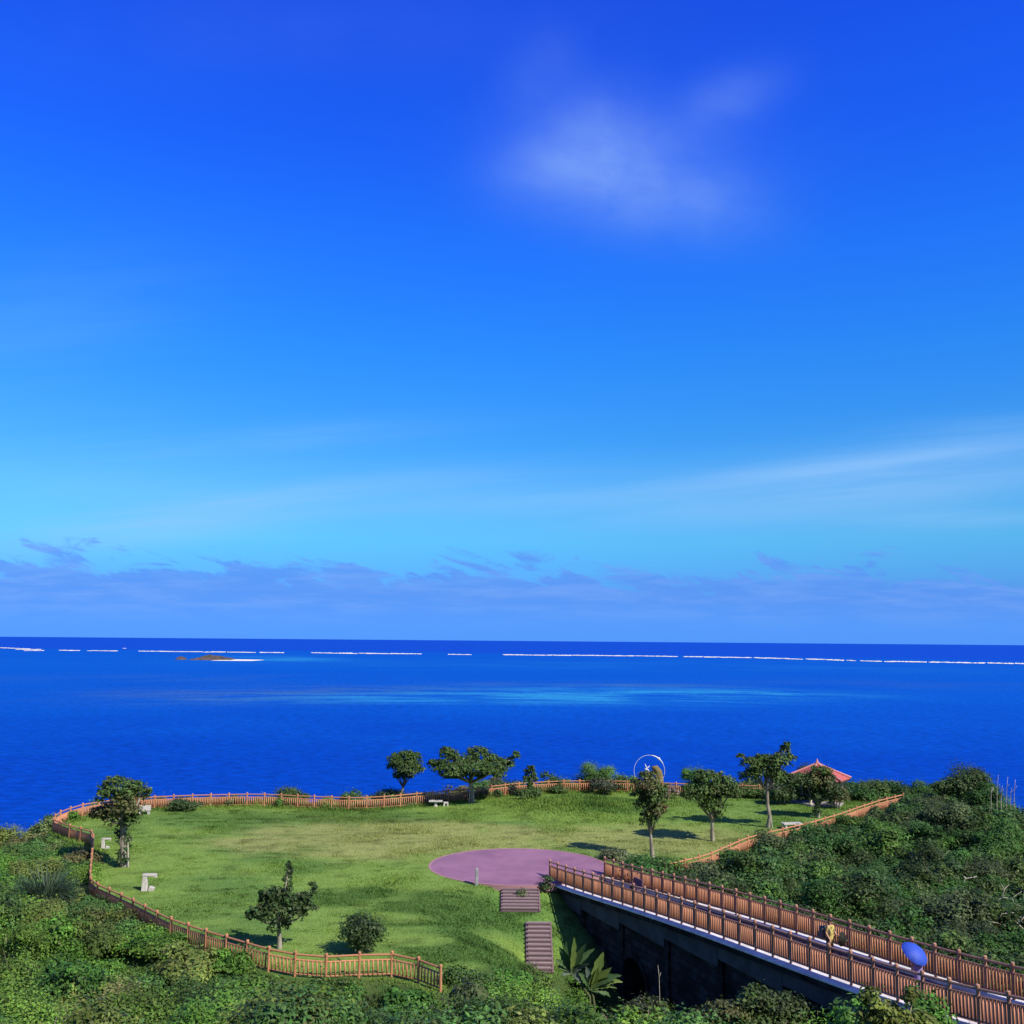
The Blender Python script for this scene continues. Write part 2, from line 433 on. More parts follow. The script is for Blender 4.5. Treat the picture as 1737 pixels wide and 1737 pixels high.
def ground(X, Y):
    X = np.asarray(X, float); Y = np.asarray(Y, float)
    s, t = bridge_st(X, Y)
    gul = np.clip((s - 0.4) * 0.34, 0, 6.2) * sst(-11, -1.5, t) * (1 - sst(3, 9, t))
    z = zl0(Y) - gul
    z = z + 0.85 * np.exp(-(((X - MOUND.x) / 6.0) ** 2 + ((Y - MOUND.y) / 4.0) ** 2))
    d = sdist(LAWN, X, Y); dp = np.maximum(d - 0.5, 0)
    z = z + 0.12 * (vnoise(X, Y, 5.0, 3) - 0.5) * (d < 0) * np.minimum(1, -np.minimum(d, 0) / 2)
    amp = np.where(X < -25, 1.5, np.where(X > 12, 1.8, 2.6))
    out = z - amp * (1 - np.exp(-dp / 3.5)) - 0.03 * dp
    out = out + np.where(d > 0, 2.8 * np.exp(-(((X - 36.5) / 8.0) ** 2 + ((Y - 93) / 9) ** 2)), 0) * np.clip(dp / 4, 0, 1)
    out = out - 2.4 * sst(-33, -42, X) * np.clip(dp / 2, 0, 1) * sst(62, 74, Y)
    out = out - 2.4 * sst(41, 48, X) * sst(68, 84, Y)
    z = np.where(d > 0, out, z)
    hill = 53.2 - (Y - 2) * 0.395
    z = np.where(Y < 52, np.maximum(z, hill), z)
    e = np.maximum(sdist(COAST, X, Y), 0)
    e = np.where(Y < 20, 0, e)
    z = z - 1.1 * e - 0.04 * e * e
    return np.maximum(z, -4)


def gz(x, y):
    return float(ground(np.array([x]), np.array([y]))[0])


def on_ground(px, py):
    """where the line of sight through a photo point meets the ground"""
    v = ray(px, py); ts = np.linspace(30, 130, 2001)
    X = v.x * ts; Y = v.y * ts; Z = CAMZ + v.z * ts
    below = np.nonzero(Z < ground(X, Y))[0]
    i = below[0] if len(below) else 1999
    return Vector((X[i], Y[i], float(ground(X[i:i + 1], Y[i:i + 1])[0])))


# ------------------------------------------------------------------ ground, plaza, sea
def terrain():
    xs = np.concatenate([np.arange(-120, -62, 3.0), np.arange(-62, 76, 0.6), np.arange(76, 130, 3.0)])
    ys = np.concatenate([np.arange(-12, 36, 1.5), np.arange(36, 118, 0.6), np.arange(118, 190, 3.0)])
    xs = np.unique(np.round(np.concatenate([xs, np.arange(-4, 4.5, 0.2)]), 3)); ys = np.unique(np.round(np.concatenate([ys, np.arange(58, 73, 0.2)]), 3))
    X, Y = np.meshgrid(xs, ys); Z = ground(X, Y)
    V = np.stack([X.ravel(), Y.ravel(), Z.ravel()], 1)
    ny, nx = X.shape; i = np.arange(ny - 1)[:, None] * nx + np.arange(nx - 1)[None, :]; i = i.ravel()
    Q = np.stack([i, i + 1, i + nx + 1, i + nx], 1)
    d = sdist(LAWN, X.ravel(), Y.ravel())
    lawn = np.clip(0.5 - d / 0.8, 0, 1)
    ma = bpy.data.materials.new('meadow'); ma.use_nodes = True
    k = NT(ma.node_tree); b = ma.node_tree.nodes['Principled BSDF']; b.inputs['Roughness'].default_value = 0.9; b.inputs['Specular IOR Level'].default_value = 0.1
    at = k.n('ShaderNodeAttribute', attribute_name='col')
    tc = k.n('ShaderNodeTexCoord'); P = tc.outputs['Object']
    sc = lambda v, s: (lambda g: (k.put(g.inputs[0], v), k.put(g.inputs['Scale'], s), g.outputs[0])[2])(k.n('ShaderNodeVectorMath', operation='SCALE'))
    f = k.m('ADD', k.m('MULTIPLY', k.noise(P, 1.3, 6, 0.7), 0.9), 0.55)
    k.put(b.inputs['Base Color'], sc(at.outputs['Color'], f))
    bp = k.n('ShaderNodeBump'); bp.inputs['Strength'].default_value = 0.6; bp.inputs['Distance'].default_value = 0.12
    k.put(bp.inputs['Height'], k.noise(P, 3.0, 6, 0.7)); k.put(b.inputs['Normal'], bp.outputs[0])
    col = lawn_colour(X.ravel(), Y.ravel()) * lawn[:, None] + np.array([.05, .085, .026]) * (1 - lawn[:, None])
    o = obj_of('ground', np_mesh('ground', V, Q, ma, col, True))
    tag(o, 'grassy headland above the sea', kind='structure')


TAN = hit(660, 1420, lambda x, y: zl0(y)); TAN2 = hit(1130, 1425, lambda x, y: zl0(y))
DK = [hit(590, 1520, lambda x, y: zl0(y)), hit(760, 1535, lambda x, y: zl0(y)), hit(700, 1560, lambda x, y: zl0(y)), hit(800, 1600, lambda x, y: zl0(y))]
LTP = [hit(648, 1556, lambda x, y: zl0(y)), hit(700, 1592, lambda x, y: zl0(y))]
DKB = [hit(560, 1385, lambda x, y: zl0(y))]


def lawn_colour(X, Y):
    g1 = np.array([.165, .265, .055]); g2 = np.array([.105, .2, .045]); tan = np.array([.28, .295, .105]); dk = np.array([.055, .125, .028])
    n = 0.55 * vnoise(X, Y * 1.7, 9, 1) + 0.3 * vnoise(X, Y * 1.7, 3.5, 2) + 0.15 * vnoise(X, Y * 2, 1.4, 5)
    c = g1[None] + (g2 - g1)[None] * sst(.42, .66, n)[:, None]
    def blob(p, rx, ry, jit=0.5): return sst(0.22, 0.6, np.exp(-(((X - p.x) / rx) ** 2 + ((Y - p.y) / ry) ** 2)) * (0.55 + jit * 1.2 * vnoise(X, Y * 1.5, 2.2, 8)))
    c = c + (tan - c) * (0.75 * np.maximum(blob(TAN, 16, 8), 0.9 * blob(TAN2, 13, 6)))[:, None]
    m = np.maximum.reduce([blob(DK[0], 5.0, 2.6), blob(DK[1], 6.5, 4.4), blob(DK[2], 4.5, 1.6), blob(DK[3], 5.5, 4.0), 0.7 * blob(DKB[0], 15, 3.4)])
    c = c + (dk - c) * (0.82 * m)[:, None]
    lt = np.maximum(blob(LTP[0], 3.0, 1.3), blob(LTP[1], 2.6, 1.4)); c = c + (g1 - c) * (0.9 * lt)[:, None]
    r = sst(14, 26, X) * sst(75, 84, Y)
    c = c + (np.array([.12, .22, .05]) - c) * (0.7 * r)[:, None]
    w = sst(.7, .8, vnoise(X, Y * 2.2, 1.3, 12))
    c = c * (1 - 0.28 * w)[:, None]
    return c


def in_plaza(X, Y, grow=0.0):
    return np.hypot(X - PLZ.x, (Y - PLZ.y) / PLZ_E) < PLZ_R + grow


PLZ = hit(879, 1470, lambda x, y: zl0(y)).xy; PLZ_R = 6.25; PLZ_E = 0.83


def plaza():
    ma = mat('purple_paving', (.245, .125, .2), 0.85, 0.15, base2=(.185, .095, .16), vscale=0.45, var=0.2)
    k = NT(ma.node_tree); b = ma.node_tree.nodes['Principled BSDF']; src = b.inputs['Base Color'].links[0].from_socket
    tcn = k.n('ShaderNodeTexCoord').outputs['Object']
    st = k.sstep(k.noise(tcn, 0.55, 7, 0.68, 0.6), 0.55, 0.68); dr = k.sstep(k.noise(tcn, 0.22, 3, 0.5), 0.4, 0.7)
    c1 = k.mix(k.m('MULTIPLY', st, 0.45), src, (.13, .075, .115, 1)); k.put(b.inputs['Base Color'], k.mix(k.m('MULTIPLY', dr, 0.3), c1, (.29, .165, .24, 1)))
    bp = k.n('ShaderNodeBump'); bp.inputs['Strength'].default_value = 0.35; bp.inputs['Distance'].default_value = 0.02; k.put(bp.inputs['Height'], k.noise(tcn, 14, 5, 0.7)); k.put(b.inputs['Normal'], bp.outputs[0])
    mb = MB(); n = 96
    zt = lambda x, y: zl0(y) + 0.06
    c = PLZ
    vs = [(c.x, c.y, zt(0, c.y))]; fs = []
    for q, rr in enumerate((PLZ_R * .5, PLZ_R)):
        for j in range(n):
            a = 2 * math.pi * j / n; x, y = c.x + rr * math.cos(a), c.y + PLZ_E * rr * math.sin(a); vs.append((x, y, zt(x, y)))
    for j in range(n):
        fs.append((0, 1 + j, 1 + (j + 1) % n)); fs.append((1 + j, 1 + n + j, 1 + n + (j + 1) % n, 1 + (j + 1) % n))
    for j in range(n):
        x, y, z = vs[1 + n + j]; vs.append((x, y, z - 0.5))
    for j in range(n):
        fs.append((1 + n + j, 1 + 2 * n + j, 1 + 2 * n + (j + 1) % n, 1 + n + (j + 1) % n))
    # paved tongue that joins the circle to the bridge
    a0 = BL0 - BDIR * 1.6 + BNRM * 0.0; a1 = BL0 + BNRM * 4.0 - BDIR * 2.6; b0 = BL0 + BDIR * 0.2; b1 = BL0 + BNRM * 4.0 + BDIR * 0.2
    o = len(vs)
    for p in (a0, a1, b1, b0): vs.append((p.x, p.y, zl0(p.y) + 0.056))
    fs.append((o, o + 1, o + 2, o + 3))
    mb.add(vs, fs)
    ob = mb.build('plaza', ma); tag(ob, 'round purple paved plaza at the end of the bridge', kind='structure')
    ring = MB(); rr = [PLZ_R, PLZ_R + .16]; vs = []; fs = []
    for j in range(n):
        a = 2 * math.pi * j / n
        for r_ in rr:
            x, y = c.x + r_ * math.cos(a), c.y + PLZ_E * r_ * math.sin(a); vs.append((x, y, zt(x, y) + 0.012)); vs.append((x, y, zt(x, y) - 0.4))
    for j in range(n):
        a, b = 4 * j, 4 * ((j + 1) % n)
        fs += [(a, b, b + 2, a + 2), (a + 2, b + 2, b + 3, a + 3), (a, a + 1, b + 1, b)]
    ring.add(vs, fs); ring.build('edging', mat('edging_brick', (.3, .17, .19), 0.8, 0.2, var=0.2), ob)


def sea():
    ma = bpy.data.materials.new('sea_water'); ma.use_nodes = True
    k = NT(ma.node_tree); b = ma.node_tree.nodes['Principled BSDF']
    tc = k.n('ShaderNodeTexCoord'); sp = k.n('ShaderNodeSeparateXYZ'); ma.node_tree.links.new(tc.outputs['Object'], sp.inputs[0])
    x, y, _ = sp.outputs
    near = (.0002, .044, .355, 1); lag = (.0006, .074, .42, 1); deep = (.003, .055, .42, 1); turq = (.018, .21, .47, 1); purp = (.028, .095, .32, 1)
    S = lambda px, py: (lambda q: (q.x, q.y))(CPOS + ray(px, py) * (-CAMZ / ray(px, py).z))
    # position expressed as the tangent of the angle below the horizon (a function of the distance from the shore)
    q = k.m('DIVIDE', CAMZ, k.m('SQRT', k.m('ADD', k.m('MULTIPLY', x, x), k.m('MULTIPLY', y, y))))
    a = k.m('DIVIDE', x, k.m('MAXIMUM', y, 1.0))
    big = k.noise(k.xyz(k.m('MULTIPLY', a, 4), k.m('MULTIPLY', q, 70), 0), 1.2, 6, 0.62, 0.4)
    c = k.mix(k.sstep(k.m('ADD', q, k.m('MULTIPLY', k.m('SUBTRACT', big, 0.5), 0.09)), 0.03, 0.12), lag, near)
    T = lambda px, py: (S(px, py)[0] / S(px, py)[1], CAMZ / math.hypot(*S(px, py)))
    st = k.noise(k.xyz(k.m('MULTIPLY', a, 9), k.m('MULTIPLY', q, 420), 4), 1.0, 5, 0.6, 0.3)
    def patch(col, c, lst):
        tot = None
        for (px, py, rx, ry, s) in lst:
            ca, cq = T(px, py)
            g = k.m('MULTIPLY', k.gauss(a, q, ca, cq, rx / FPX, ry / FPX), s)
            tot = g if tot is None else k.m('ADD', tot, g)
        return k.mix(k.m('MULTIPLY', tot, k.sstep(st, 0.36, 0.64, 0.1, 1.35), clamp=True), c, col)
    c = patch(purp, c, [(390, 1180, 230, 12, 0.8), (640, 1170, 200, 6, 0.7), (1020, 1162, 240, 5, 0.6), (250, 1150, 300, 6, 0.25), (1500, 1160, 260, 6, 0.25)])
    c = patch(turq, c, [(900, 1181, 260, 10, 0.55), (1130, 1174, 270, 8, 0.6), (1290, 1177, 130, 3.2, 0.8), (1040, 1188, 220, 10, 0.3), (650, 1183, 230, 6, 0.4), (480, 1117, 90, 4, 0.7), (640, 1190, 200, 4, 0.3), (1000, 1128, 900, 8, 0.12)])
    # beyond the reef the water is deep
    line = k.m('ADD', T(868, 1108)[1], k.m('MULTIPLY', a, 0.0035))
    c = k.mix(k.sstep(k.m('SUBTRACT', line, q), -0.0012, 0.0012), c, deep)
    wv = k.noise(k.xyz(k.m('MULTIPLY', x, 0.5), y, 0), 0.3, 7, 0.75)
    g = k.n('ShaderNodeVectorMath', operation='SCALE'); k.put(g.inputs[0], c); k.put(g.inputs['Scale'], k.sstep(wv, 0.28, 0.72, 0.62, 1.38))
    ma.node_tree.nodes.remove(b); df = k.n('ShaderNodeBsdfDiffuse'); gl = k.n('ShaderNodeBsdfGlossy'); gl.inputs['Roughness'].default_value = 0.3; mxs = k.n('ShaderNodeMixShader'); mxs.inputs[0].default_value = 0.035
    k.put(df.inputs['Color'], g.outputs[0]); ln = ma.node_tree.links.new; ln(df.outputs[0], mxs.inputs[1]); ln(gl.outputs[0], mxs.inputs[2]); ln(mxs.outputs[0], ma.node_tree.nodes['Material Output'].inputs[0])
    bp = k.n('ShaderNodeBump'); bp.inputs['Strength'].default_value = 0.6; bp.inputs['Distance'].default_value = 1.2
    k.put(bp.inputs['Height'], k.noise(k.xyz(k.m('MULTIPLY', x, 0.45), y, 0), 0.2, 6, 0.62, 0.3)); k.put(df.inputs['Normal'], bp.outputs[0]); k.put(gl.inputs['Normal'], bp.outputs[0])
    mb = MB(); R = 90000.0; n = 96; rings = [60, 400, 3000, 15000, R]; vs = []; fs = []
    for r in rings:
        for j in range(n): vs.append((r * math.cos(2 * math.pi * j / n), r * math.sin(2 * math.pi * j / n), 0))
    for i in range(len(rings) - 1):
        for j in range(n): fs.append((i * n + j, (i + 1) * n + j, (i + 1) * n + (j + 1) % n, i * n + (j + 1) % n))
    mb.add(vs, fs); o = mb.build('sea', ma); tag(o, 'deep blue tropical sea out to the horizon', kind='structure')
    # surf breaking along the outer reef
    segs = [(0, 1099, 52, 1101, 2.4), (26, 1101.6, 70, 1102, 3.5), (40, 1104, 75, 1104, 1.2), (115, 1104, 135, 1104, 1.0), (155, 1104, 197, 1104.6, 2.2), (235, 1105, 335, 1106, 2.0), (344, 1106.5, 383, 1106.5, 1.6), (385, 1106.5, 430, 1107, 2.2), (442, 1107, 482, 1107.6, 2.2), (208, 1100, 214, 1100, 1.4),
            (528, 1107.5, 600, 1109, 2.2), (583, 1108, 606, 1109.2, 3.4), (620, 1109, 715, 1109.6, 1.8), (853, 1111, 925, 1112, 2.6), (930, 1111.5, 1075, 1113, 2.2), (1085, 1113, 1150, 1114, 1.8), (1170, 1114, 1275, 1116, 1.8), (1222, 1115, 1238, 1115.4, 3.0), (1278, 1116, 1300, 1117, 2.8), (1300, 1116.4, 1340, 1117.6, 3.4),
            (1366, 1118, 1395, 1119, 3.2), (1402, 1119.2, 1432, 1120.6, 3.8), (1436, 1120.6, 1452, 1121.4, 2.2), (1462, 1121.6, 1496, 1122.4, 1.8), (1512, 1122.4, 1572, 1123.6, 2.6), (1580, 1123.4, 1612, 1124, 1.2), (1615, 1124, 1645, 1124.6, 2.6), (1660, 1125, 1672, 1125, 1.4), (1675, 1125, 1720, 1126.2, 2.6), (1722, 1126, 1745, 1126.6, 3.0), (760, 1110.5, 800, 1111, 0.8), (853, 1111, 1100, 1113.4, 1.1), (1100, 1113.4, 1300, 1116.8, 1.1), (1300, 1116.8, 1500, 1122.4, 1.1), (1500, 1122.4, 1745, 1126.6, 1.1), (235, 1105, 482, 1107.6, 0.9), (528, 1107.5, 715, 1109.6, 0.9), (100, 1103.5, 200, 1104.6, 0.7)]
    thin = [q_ for q_ in segs if q_[4] <= 1.1 and q_[2] - q_[0] > 95]; segs = [q_ for q_ in segs if q_ not in thin]
    for (x0, y0, x1, y1, th) in thin:
        x = x0
        while x < x1:
            L = random.uniform(5, 42); e_ = min(x + L, x1); f0, f1 = (x - x0) / (x1 - x0), (e_ - x0) / (x1 - x0)
            dy = random.uniform(-.35, .35); segs.append((x, y0 + (y1 - y0) * f0 + dy, e_, y0 + (y1 - y0) * f1 + dy, random.uniform(.6, 1.7))); x = e_ + random.uniform(2, 14)
    mb = MB()
    for (x0, y0, x1, y1, th) in segs:
        n = max(3, int((x1 - x0) / 3)); up = []; lo = []
        for i in range(n + 1):
            f = i / n; px = x0 + (x1 - x0) * f; py = y0 + (y1 - y0) * f
            h = th * 0.21 * (0.05 + 1.2 * random.random() ** 1.5) * (0.4 if i in (0, n) else 1)
            h2 = th * 0.21 * (0.15 + 0.8 * random.random()) * (0.4 if i in (0, n) else 1)
            far = hit_sea(px, py - h); nr = hit_sea(px, py + h2)
            up.append((far.x, far.y, 0.5)); lo.append((nr.x, nr.y, 0.5))
        md = [((a_[0] + b_[0]) / 2, (a_[1] + b_[1]) / 2, 1.6 + random.random()) for a_, b_ in zip(up, lo)]
        k0 = len(up)
        mb.add(lo + md + up, [(i, i + 1, k0 + i + 1, k0 + i) for i in range(n)] + [(k0 + i, k0 + i + 1, 2 * k0 + i + 1, 2 * k0 + i) for i in range(n)])
    fm = mat('foam', (.76, .71, .58), 0.9, 0.1, base2=(.6, .62, .6), vscale=0.006)
    o = mb.build('surf', fm); tag(o, 'broken white line of surf on the outer reef', kind='stuff')


def hit_sea(px, py):
    v = ray(px, py); return CPOS + v * (-CAMZ / v.z)


def islet():
    c = hit_sea(362, 1119.5); sc = c.y / FPX
    e = empty('islet', (c.x, c.y, 0), 'low brown rocky islet with a white sand spit inside the reef', 'island')
    rock = mat('islet_rock', (.12, .09, .085), 0.9, 0.1, base2=(.06, .05, .05), vscale=0.05)
    gr = mat('islet_scrub', (.05, .06, .04), 0.9, 0.1, base2=(.1, .075, .06), vscale=0.08)
    def mound(x0, x1, h, dep, ma, name, bumps=9):
        mb = MB(); nx, ny = 40, 10; vs = []
        for i in range(nx + 1):
            for j in range(ny + 1):
                fx, fy = i / nx, j / ny
                prof = (math.sin(math.pi * fx) ** 0.45) * (math.sin(math.pi * fy) ** 0.6)
                w = 0.7 + 0.45 * float(vnoise(np.array([i * 1.0]), np.array([j * 1.3]), 2.3, 17)[0])
                vs.append(((x0 + (x1 - x0) * fx - 362) * sc, (fy - 0.5) * dep, h * prof * w - 0.2))
        fs = [(i * (ny + 1) + j, (i + 1) * (ny + 1) + j, (i + 1) * (ny + 1) + j + 1, i * (ny + 1) + j + 1) for i in range(nx) for j in range(ny)]
        mb.add(vs, fs); return mb.build(name, ma, e, True)
    mound(326, 398, 9, 70, rock, 'rock'); mound(335, 385, 12.5, 50, gr, 'scrub'); mound(300, 316, 8.5, 25, rock, 'outlying_rock')
    mound(368, 440, 1.7, 150, M_SAND, 'sand_beach')


# ------------------------------------------------------------------ foliage
def basis(n):
    r = RNG.normal(size=n.shape); t = np.cross(n, r); t /= np.linalg.norm(t, axis=1, keepdims=True) + 1e-9
    return t, np.cross(n, t)


def leaves(C, Nrm, L, W, col, fold=0.25):
    """rhombic leaves: centres, normals, half lengths, half widths, colours -> arrays"""
    t, b = basis(Nrm); L = L[:, None]; W = W[:, None]
    V = np.stack([C - t * L, C + b * W + Nrm * W * fold, C + t * L, C - b * W + Nrm * W * fold], 1).reshape(-1, 3)
    Q = np.arange(len(V)).reshape(-1, 4)
    return V, Q, np.repeat(col, 4, axis=0)


def leaf_cloud(cent, rad, dens, L, base, spread=0.42, up=0.5, jit=0.35, nr=0.42, clump=0.17, shell=(0.55, 1.02), floor=None):
    """leaf clumps spread through one ellipsoid"""
    cent = np.array(cent, float); rad = np.array(rad, float)
    area = 4 * math.pi * ((rad[0] * rad[1]) ** 1.6 / 3 + (rad[0] * rad[2]) ** 1.6 / 3 + (rad[1] * rad[2]) ** 1.6 / 3) ** (1 / 1.6)
    N = max(24, int(dens * area / (1.1 * L * L)))
    K = max(5, int(area / (clump * 2.6 * rad.mean()) ** 2 * 0.8))
    d = RNG.normal(size=(K, 3)); d /= np.linalg.norm(d, axis=1, keepdims=True); d[:, 2] = np.where(d[:, 2] < -0.5, -d[:, 2], d[:, 2])
    r = RNG.uniform(shell[0], shell[1], size=(K, 1)); kc = d * r
    ci = RNG.integers(0, K, N)
    off = RNG.normal(size=(N, 3)) * clump
    pos = kc[ci] + off
    C = cent + pos * rad
    nrm = pos / (np.linalg.norm(pos, axis=1, keepdims=True) + 1e-6) * 0.5 + off / clump * 0.3 + np.array([0.1, -0.1, up]) + RNG.normal(size=(N, 3)) * nr
    nrm /= np.linalg.norm(nrm, axis=1, keepdims=True)
    kb = RNG.uniform(1 - spread, 1 + spread, size=(K, 1))
    col = np.array(base)[None] * kb[ci] * RNG.uniform(1 - jit * .85, 1 + jit, size=(N, 1)) * (1 + RNG.normal(size=(N, 3)) * 0.07)
    ll = L * RNG.uniform(0.6, 1.3, N)
    return leaves(C, nrm, ll, ll * RNG.uniform(0.4, 0.62, N), np.clip(col, 0.004, 1))


def stack(parts):
    Vs, Qs, Cs = [], [], []; o = 0
    for V, Q, C in parts:
        Vs.append(V); Qs.append(Q + o); Cs.append(C); o += len(V)
    return np.concatenate(Vs), np.concatenate(Qs), np.concatenate(Cs)


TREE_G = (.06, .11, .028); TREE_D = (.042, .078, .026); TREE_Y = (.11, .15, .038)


def tree(label, base, trunk, lobes, depth=None, leaf=0.2, dens=1.45, col=TREE_G, group='trees in the lawn', name='tree', cat='tree', tr=0.16, stakes=(), branches=True, barkm=None):
    """base: photo point of the foot; trunk: photo points up the stem; lobes: (px, py, rx, ry[, colour]) of the crown"""
    g = on_ground(*base); d = depth or (g - CPOS).dot(CF); s = d / FPX
    root = empty(name, g, label, cat, group)
    rp = lambda px, py, o=0.0: at_depth(px, py, d + o) - g
    mb = MB(); pts = [Vector((0, 0, -0.3)), Vector((0, 0, 0.02))] + [rp(*p) for p in trunk]
    n = len(pts); rs = [tr * 1.25, tr * 1.05] + [tr * (1 - 0.5 * (i + 1) / (n - 2)) for i in range(n - 2)]
    mb.tube(pts, rs, 8)
    parts = []
    for lb in lobes:
        px, py, rx, ry = lb[:4]; c = lb[4] if len(lb) > 4 else col
        o = lb[5] if len(lb) > 5 else random.uniform(-0.35, 0.35) * rx * s
        P = rp(px, py, o); R = (rx * s, rx * s * random.uniform(0.75, 1.0), ry * s)
        if branches:
            st = pts[-2] if len(pts) > 3 else pts[-1]
            mid = (st + P) / 2 + Vector((random.uniform(-.2, .2), random.uniform(-.2, .2), -0.1))
            mb.tube([st, mid, P], [tr * 0.5, tr * 0.34, tr * 0.15], 6)
        parts.append(leaf_cloud(P, R, dens, leaf * 0.5, c))
        for _ in range(3):
            a_ = random.uniform(-.6, 3.7); P2 = P + Vector((R[0] * math.cos(a_), random.uniform(-.5, .5) * R[1], R[2] * math.sin(a_))); q_ = min(R) * random.uniform(.22, .42)
            parts.append(leaf_cloud(P2, (q_, q_, q_ * .8), dens, leaf * 0.5, tuple(v_ * random.uniform(.8, 1.4) for v_ in c), clump=.3))
            if branches: mb.tube([P, P2], [tr * .12, tr * .06], 5)
    V, Q, Cc = stack(parts)
    obj_of('crown', np_mesh('crown', V, Q, LEAF, Cc), root)
    mb.build('trunk', barkm or M_BARK, root, True)
    for (dx, dy, hh) in stakes:
        q = MB(); q.tube([(dx, dy, -0.2), (dx * 0.55, dy * 0.55, hh)], 0.05, 6); q.build('stake', M_DRY, root)
    return root


def shrub(label, base, lobes, leaf=0.16, dens=1.7, col=TREE_G, group=None, name='shrub', cat='shrub', depth=None):
    g = on_ground(*base); d = depth or (g - CPOS).dot(CF); s = d / FPX
    if depth: 
        p = at_depth(base[0], base[1], depth); g = Vector((p.x, p.y, gz(p.x, p.y)))
    root = empty(name, g, label, cat, group)
    parts = []; mb = MB()
    for lb in lobes:
        px, py, rx, ry = lb[:4]; c = lb[4] if len(lb) > 4 else col
        P = at_depth(px, py, d) - g; R = (rx * s, rx * s * 0.9, ry * s)
        parts.append(leaf_cloud(P, R, dens, leaf * 0.5, c, clump=0.26))
        mb.tube([Vector((0, 0, -0.2)), P * 0.5 + Vector((random.uniform(-.1, .1), 0, 0)), P], [0.07, 0.05, 0.02], 6)
    V, Q, Cc = stack(parts)
    obj_of('foliage', np_mesh('foliage', V, Q, LEAF, Cc), root)
    mb.build('stem', M_BARK, root, True)
    return root


PALETTE = np.array([(.07, .125, .03), (.06, .16, .03), (.085, .2, .032), (.11, .21, .036), (.09, .19, .035), (.065, .15, .042), (.12, .17, .045), (.055, .11, .03), (.10, .15, .06), (.14, .145, .065)])


def scrub(name, label, test, spacing, leaf, hmax, pal, dens=1.25, seed=1, cover=0.9):
    global RNG
    RNG = np.random.default_rng(seed)
    xs = np.arange(-56, 74, spacing); ys = np.arange(36, 116, spacing)
    X, Y = np.meshgrid(xs, ys); X = X.ravel() + RNG.uniform(-.5, .5, X.size) * spacing; Y = Y.ravel() + RNG.uniform(-.5, .5, Y.size) * spacing
    d = sdist(LAWN, X, Y); s, t = bridge_st(X, Y); e = sdist(COAST, X, Y)
    ok = (d > 0.55) & test(X, Y, s, t, d, e) & ~((t > -1.2) & (t < 5.2) & (s > -2)) & (np.abs(X) < Y * 0.545 + 5)
    X, Y, d, s, t, e = [a[ok] for a in (X, Y, d, s, t, e)]
    G = ground(X, Y)
    H = hmax(X, Y, s, t, d, e, G, RNG)
    ok = H > 0.3
    parts = []
    for x, y, g, h in zip(X[ok], Y[ok], G[ok], H[ok]):
        nb = float(vnoise(np.array([x]), np.array([y]), 7.0, 31)[0]); n2 = RNG.random()
        u_ = RNG.random()
        if u_ < 0.2 and 0.95 < h < 2.4: continue
        c = pal[int(min(len(pal) - 1, max(0, (0.75 * nb + 0.55 * n2 - 0.12) * len(pal))))] * RNG.uniform(0.62, 1.12)
        r = spacing * RNG.uniform(0.5, 0.8)
        if h < 0.95: r = spacing * RNG.uniform(0.6, 0.85)
        elif u_ > 0.94: r *= 1.5; h = h * 1.5
        elif u_ > 0.72: r *= 1.45; h = h * 1.25
        lf = leaf * RNG.choice([0.7, 0.85, 1.0, 1.15, 1.35])
        parts.append(leaf_cloud((x, y, g + h * 0.5), (r, r * RNG.uniform(.8, 1.1), h * 0.5), dens, lf * 0.5, c, clump=0.22, spread=0.45, jit=0.18, nr=0.32))
        for _ in range(4):
            a = RNG.uniform(0, 6.28); rr = r * RNG.uniform(0.35, 0.6)
            parts.append(leaf_cloud((x + r * .75 * math.cos(a), y + r * .75 * math.sin(a), g + h * RNG.uniform(.5, .95)), (rr, rr, rr * 0.75), dens, lf * 0.5, c * RNG.uniform(.7, 1.35), clump=0.25, jit=0.18, nr=0.32))
        if RNG.random() < 0.3:      # bare twigs and dry shoots
            m = RNG.integers(4, 14); b_ = np.stack([x + RNG.normal(size=m) * r * .6, y + RNG.normal(size=m) * r * .6, g + h * RNG.uniform(.7, 1.12, m)], 1)
            dirs = RNG.normal(size=(m, 3)) + np.array([0, 0, 1.2]); dirs /= np.linalg.norm(dirs, axis=1, keepdims=True); ln = RNG.uniform(.2, .6, m)[:, None]; sd = np.cross(dirs, RNG.normal(size=(m, 3))); sd /= np.linalg.norm(sd, axis=1, keepdims=True) / 0.018
            tv = np.stack([b_ - dirs * ln, b_ + sd, b_ + dirs * ln, b_ - sd], 1).reshape(-1, 3); tc_ = np.array([(.22, .19, .15), (.3, .27, .16), (.16, .13, .1)])[RNG.integers(0, 3, m)]
            parts.append((tv, np.arange(len(tv)).reshape(-1, 4), np.repeat(tc_, 4, axis=0)))
    V, Q, Cc = stack(parts)
    print(name, 'bushes', int(ok.sum()), 'leaves', len(Q))
    o = obj_of(name, np_mesh(name, V, Q, LEAF, Cc)); tag(o, label, kind='stuff')


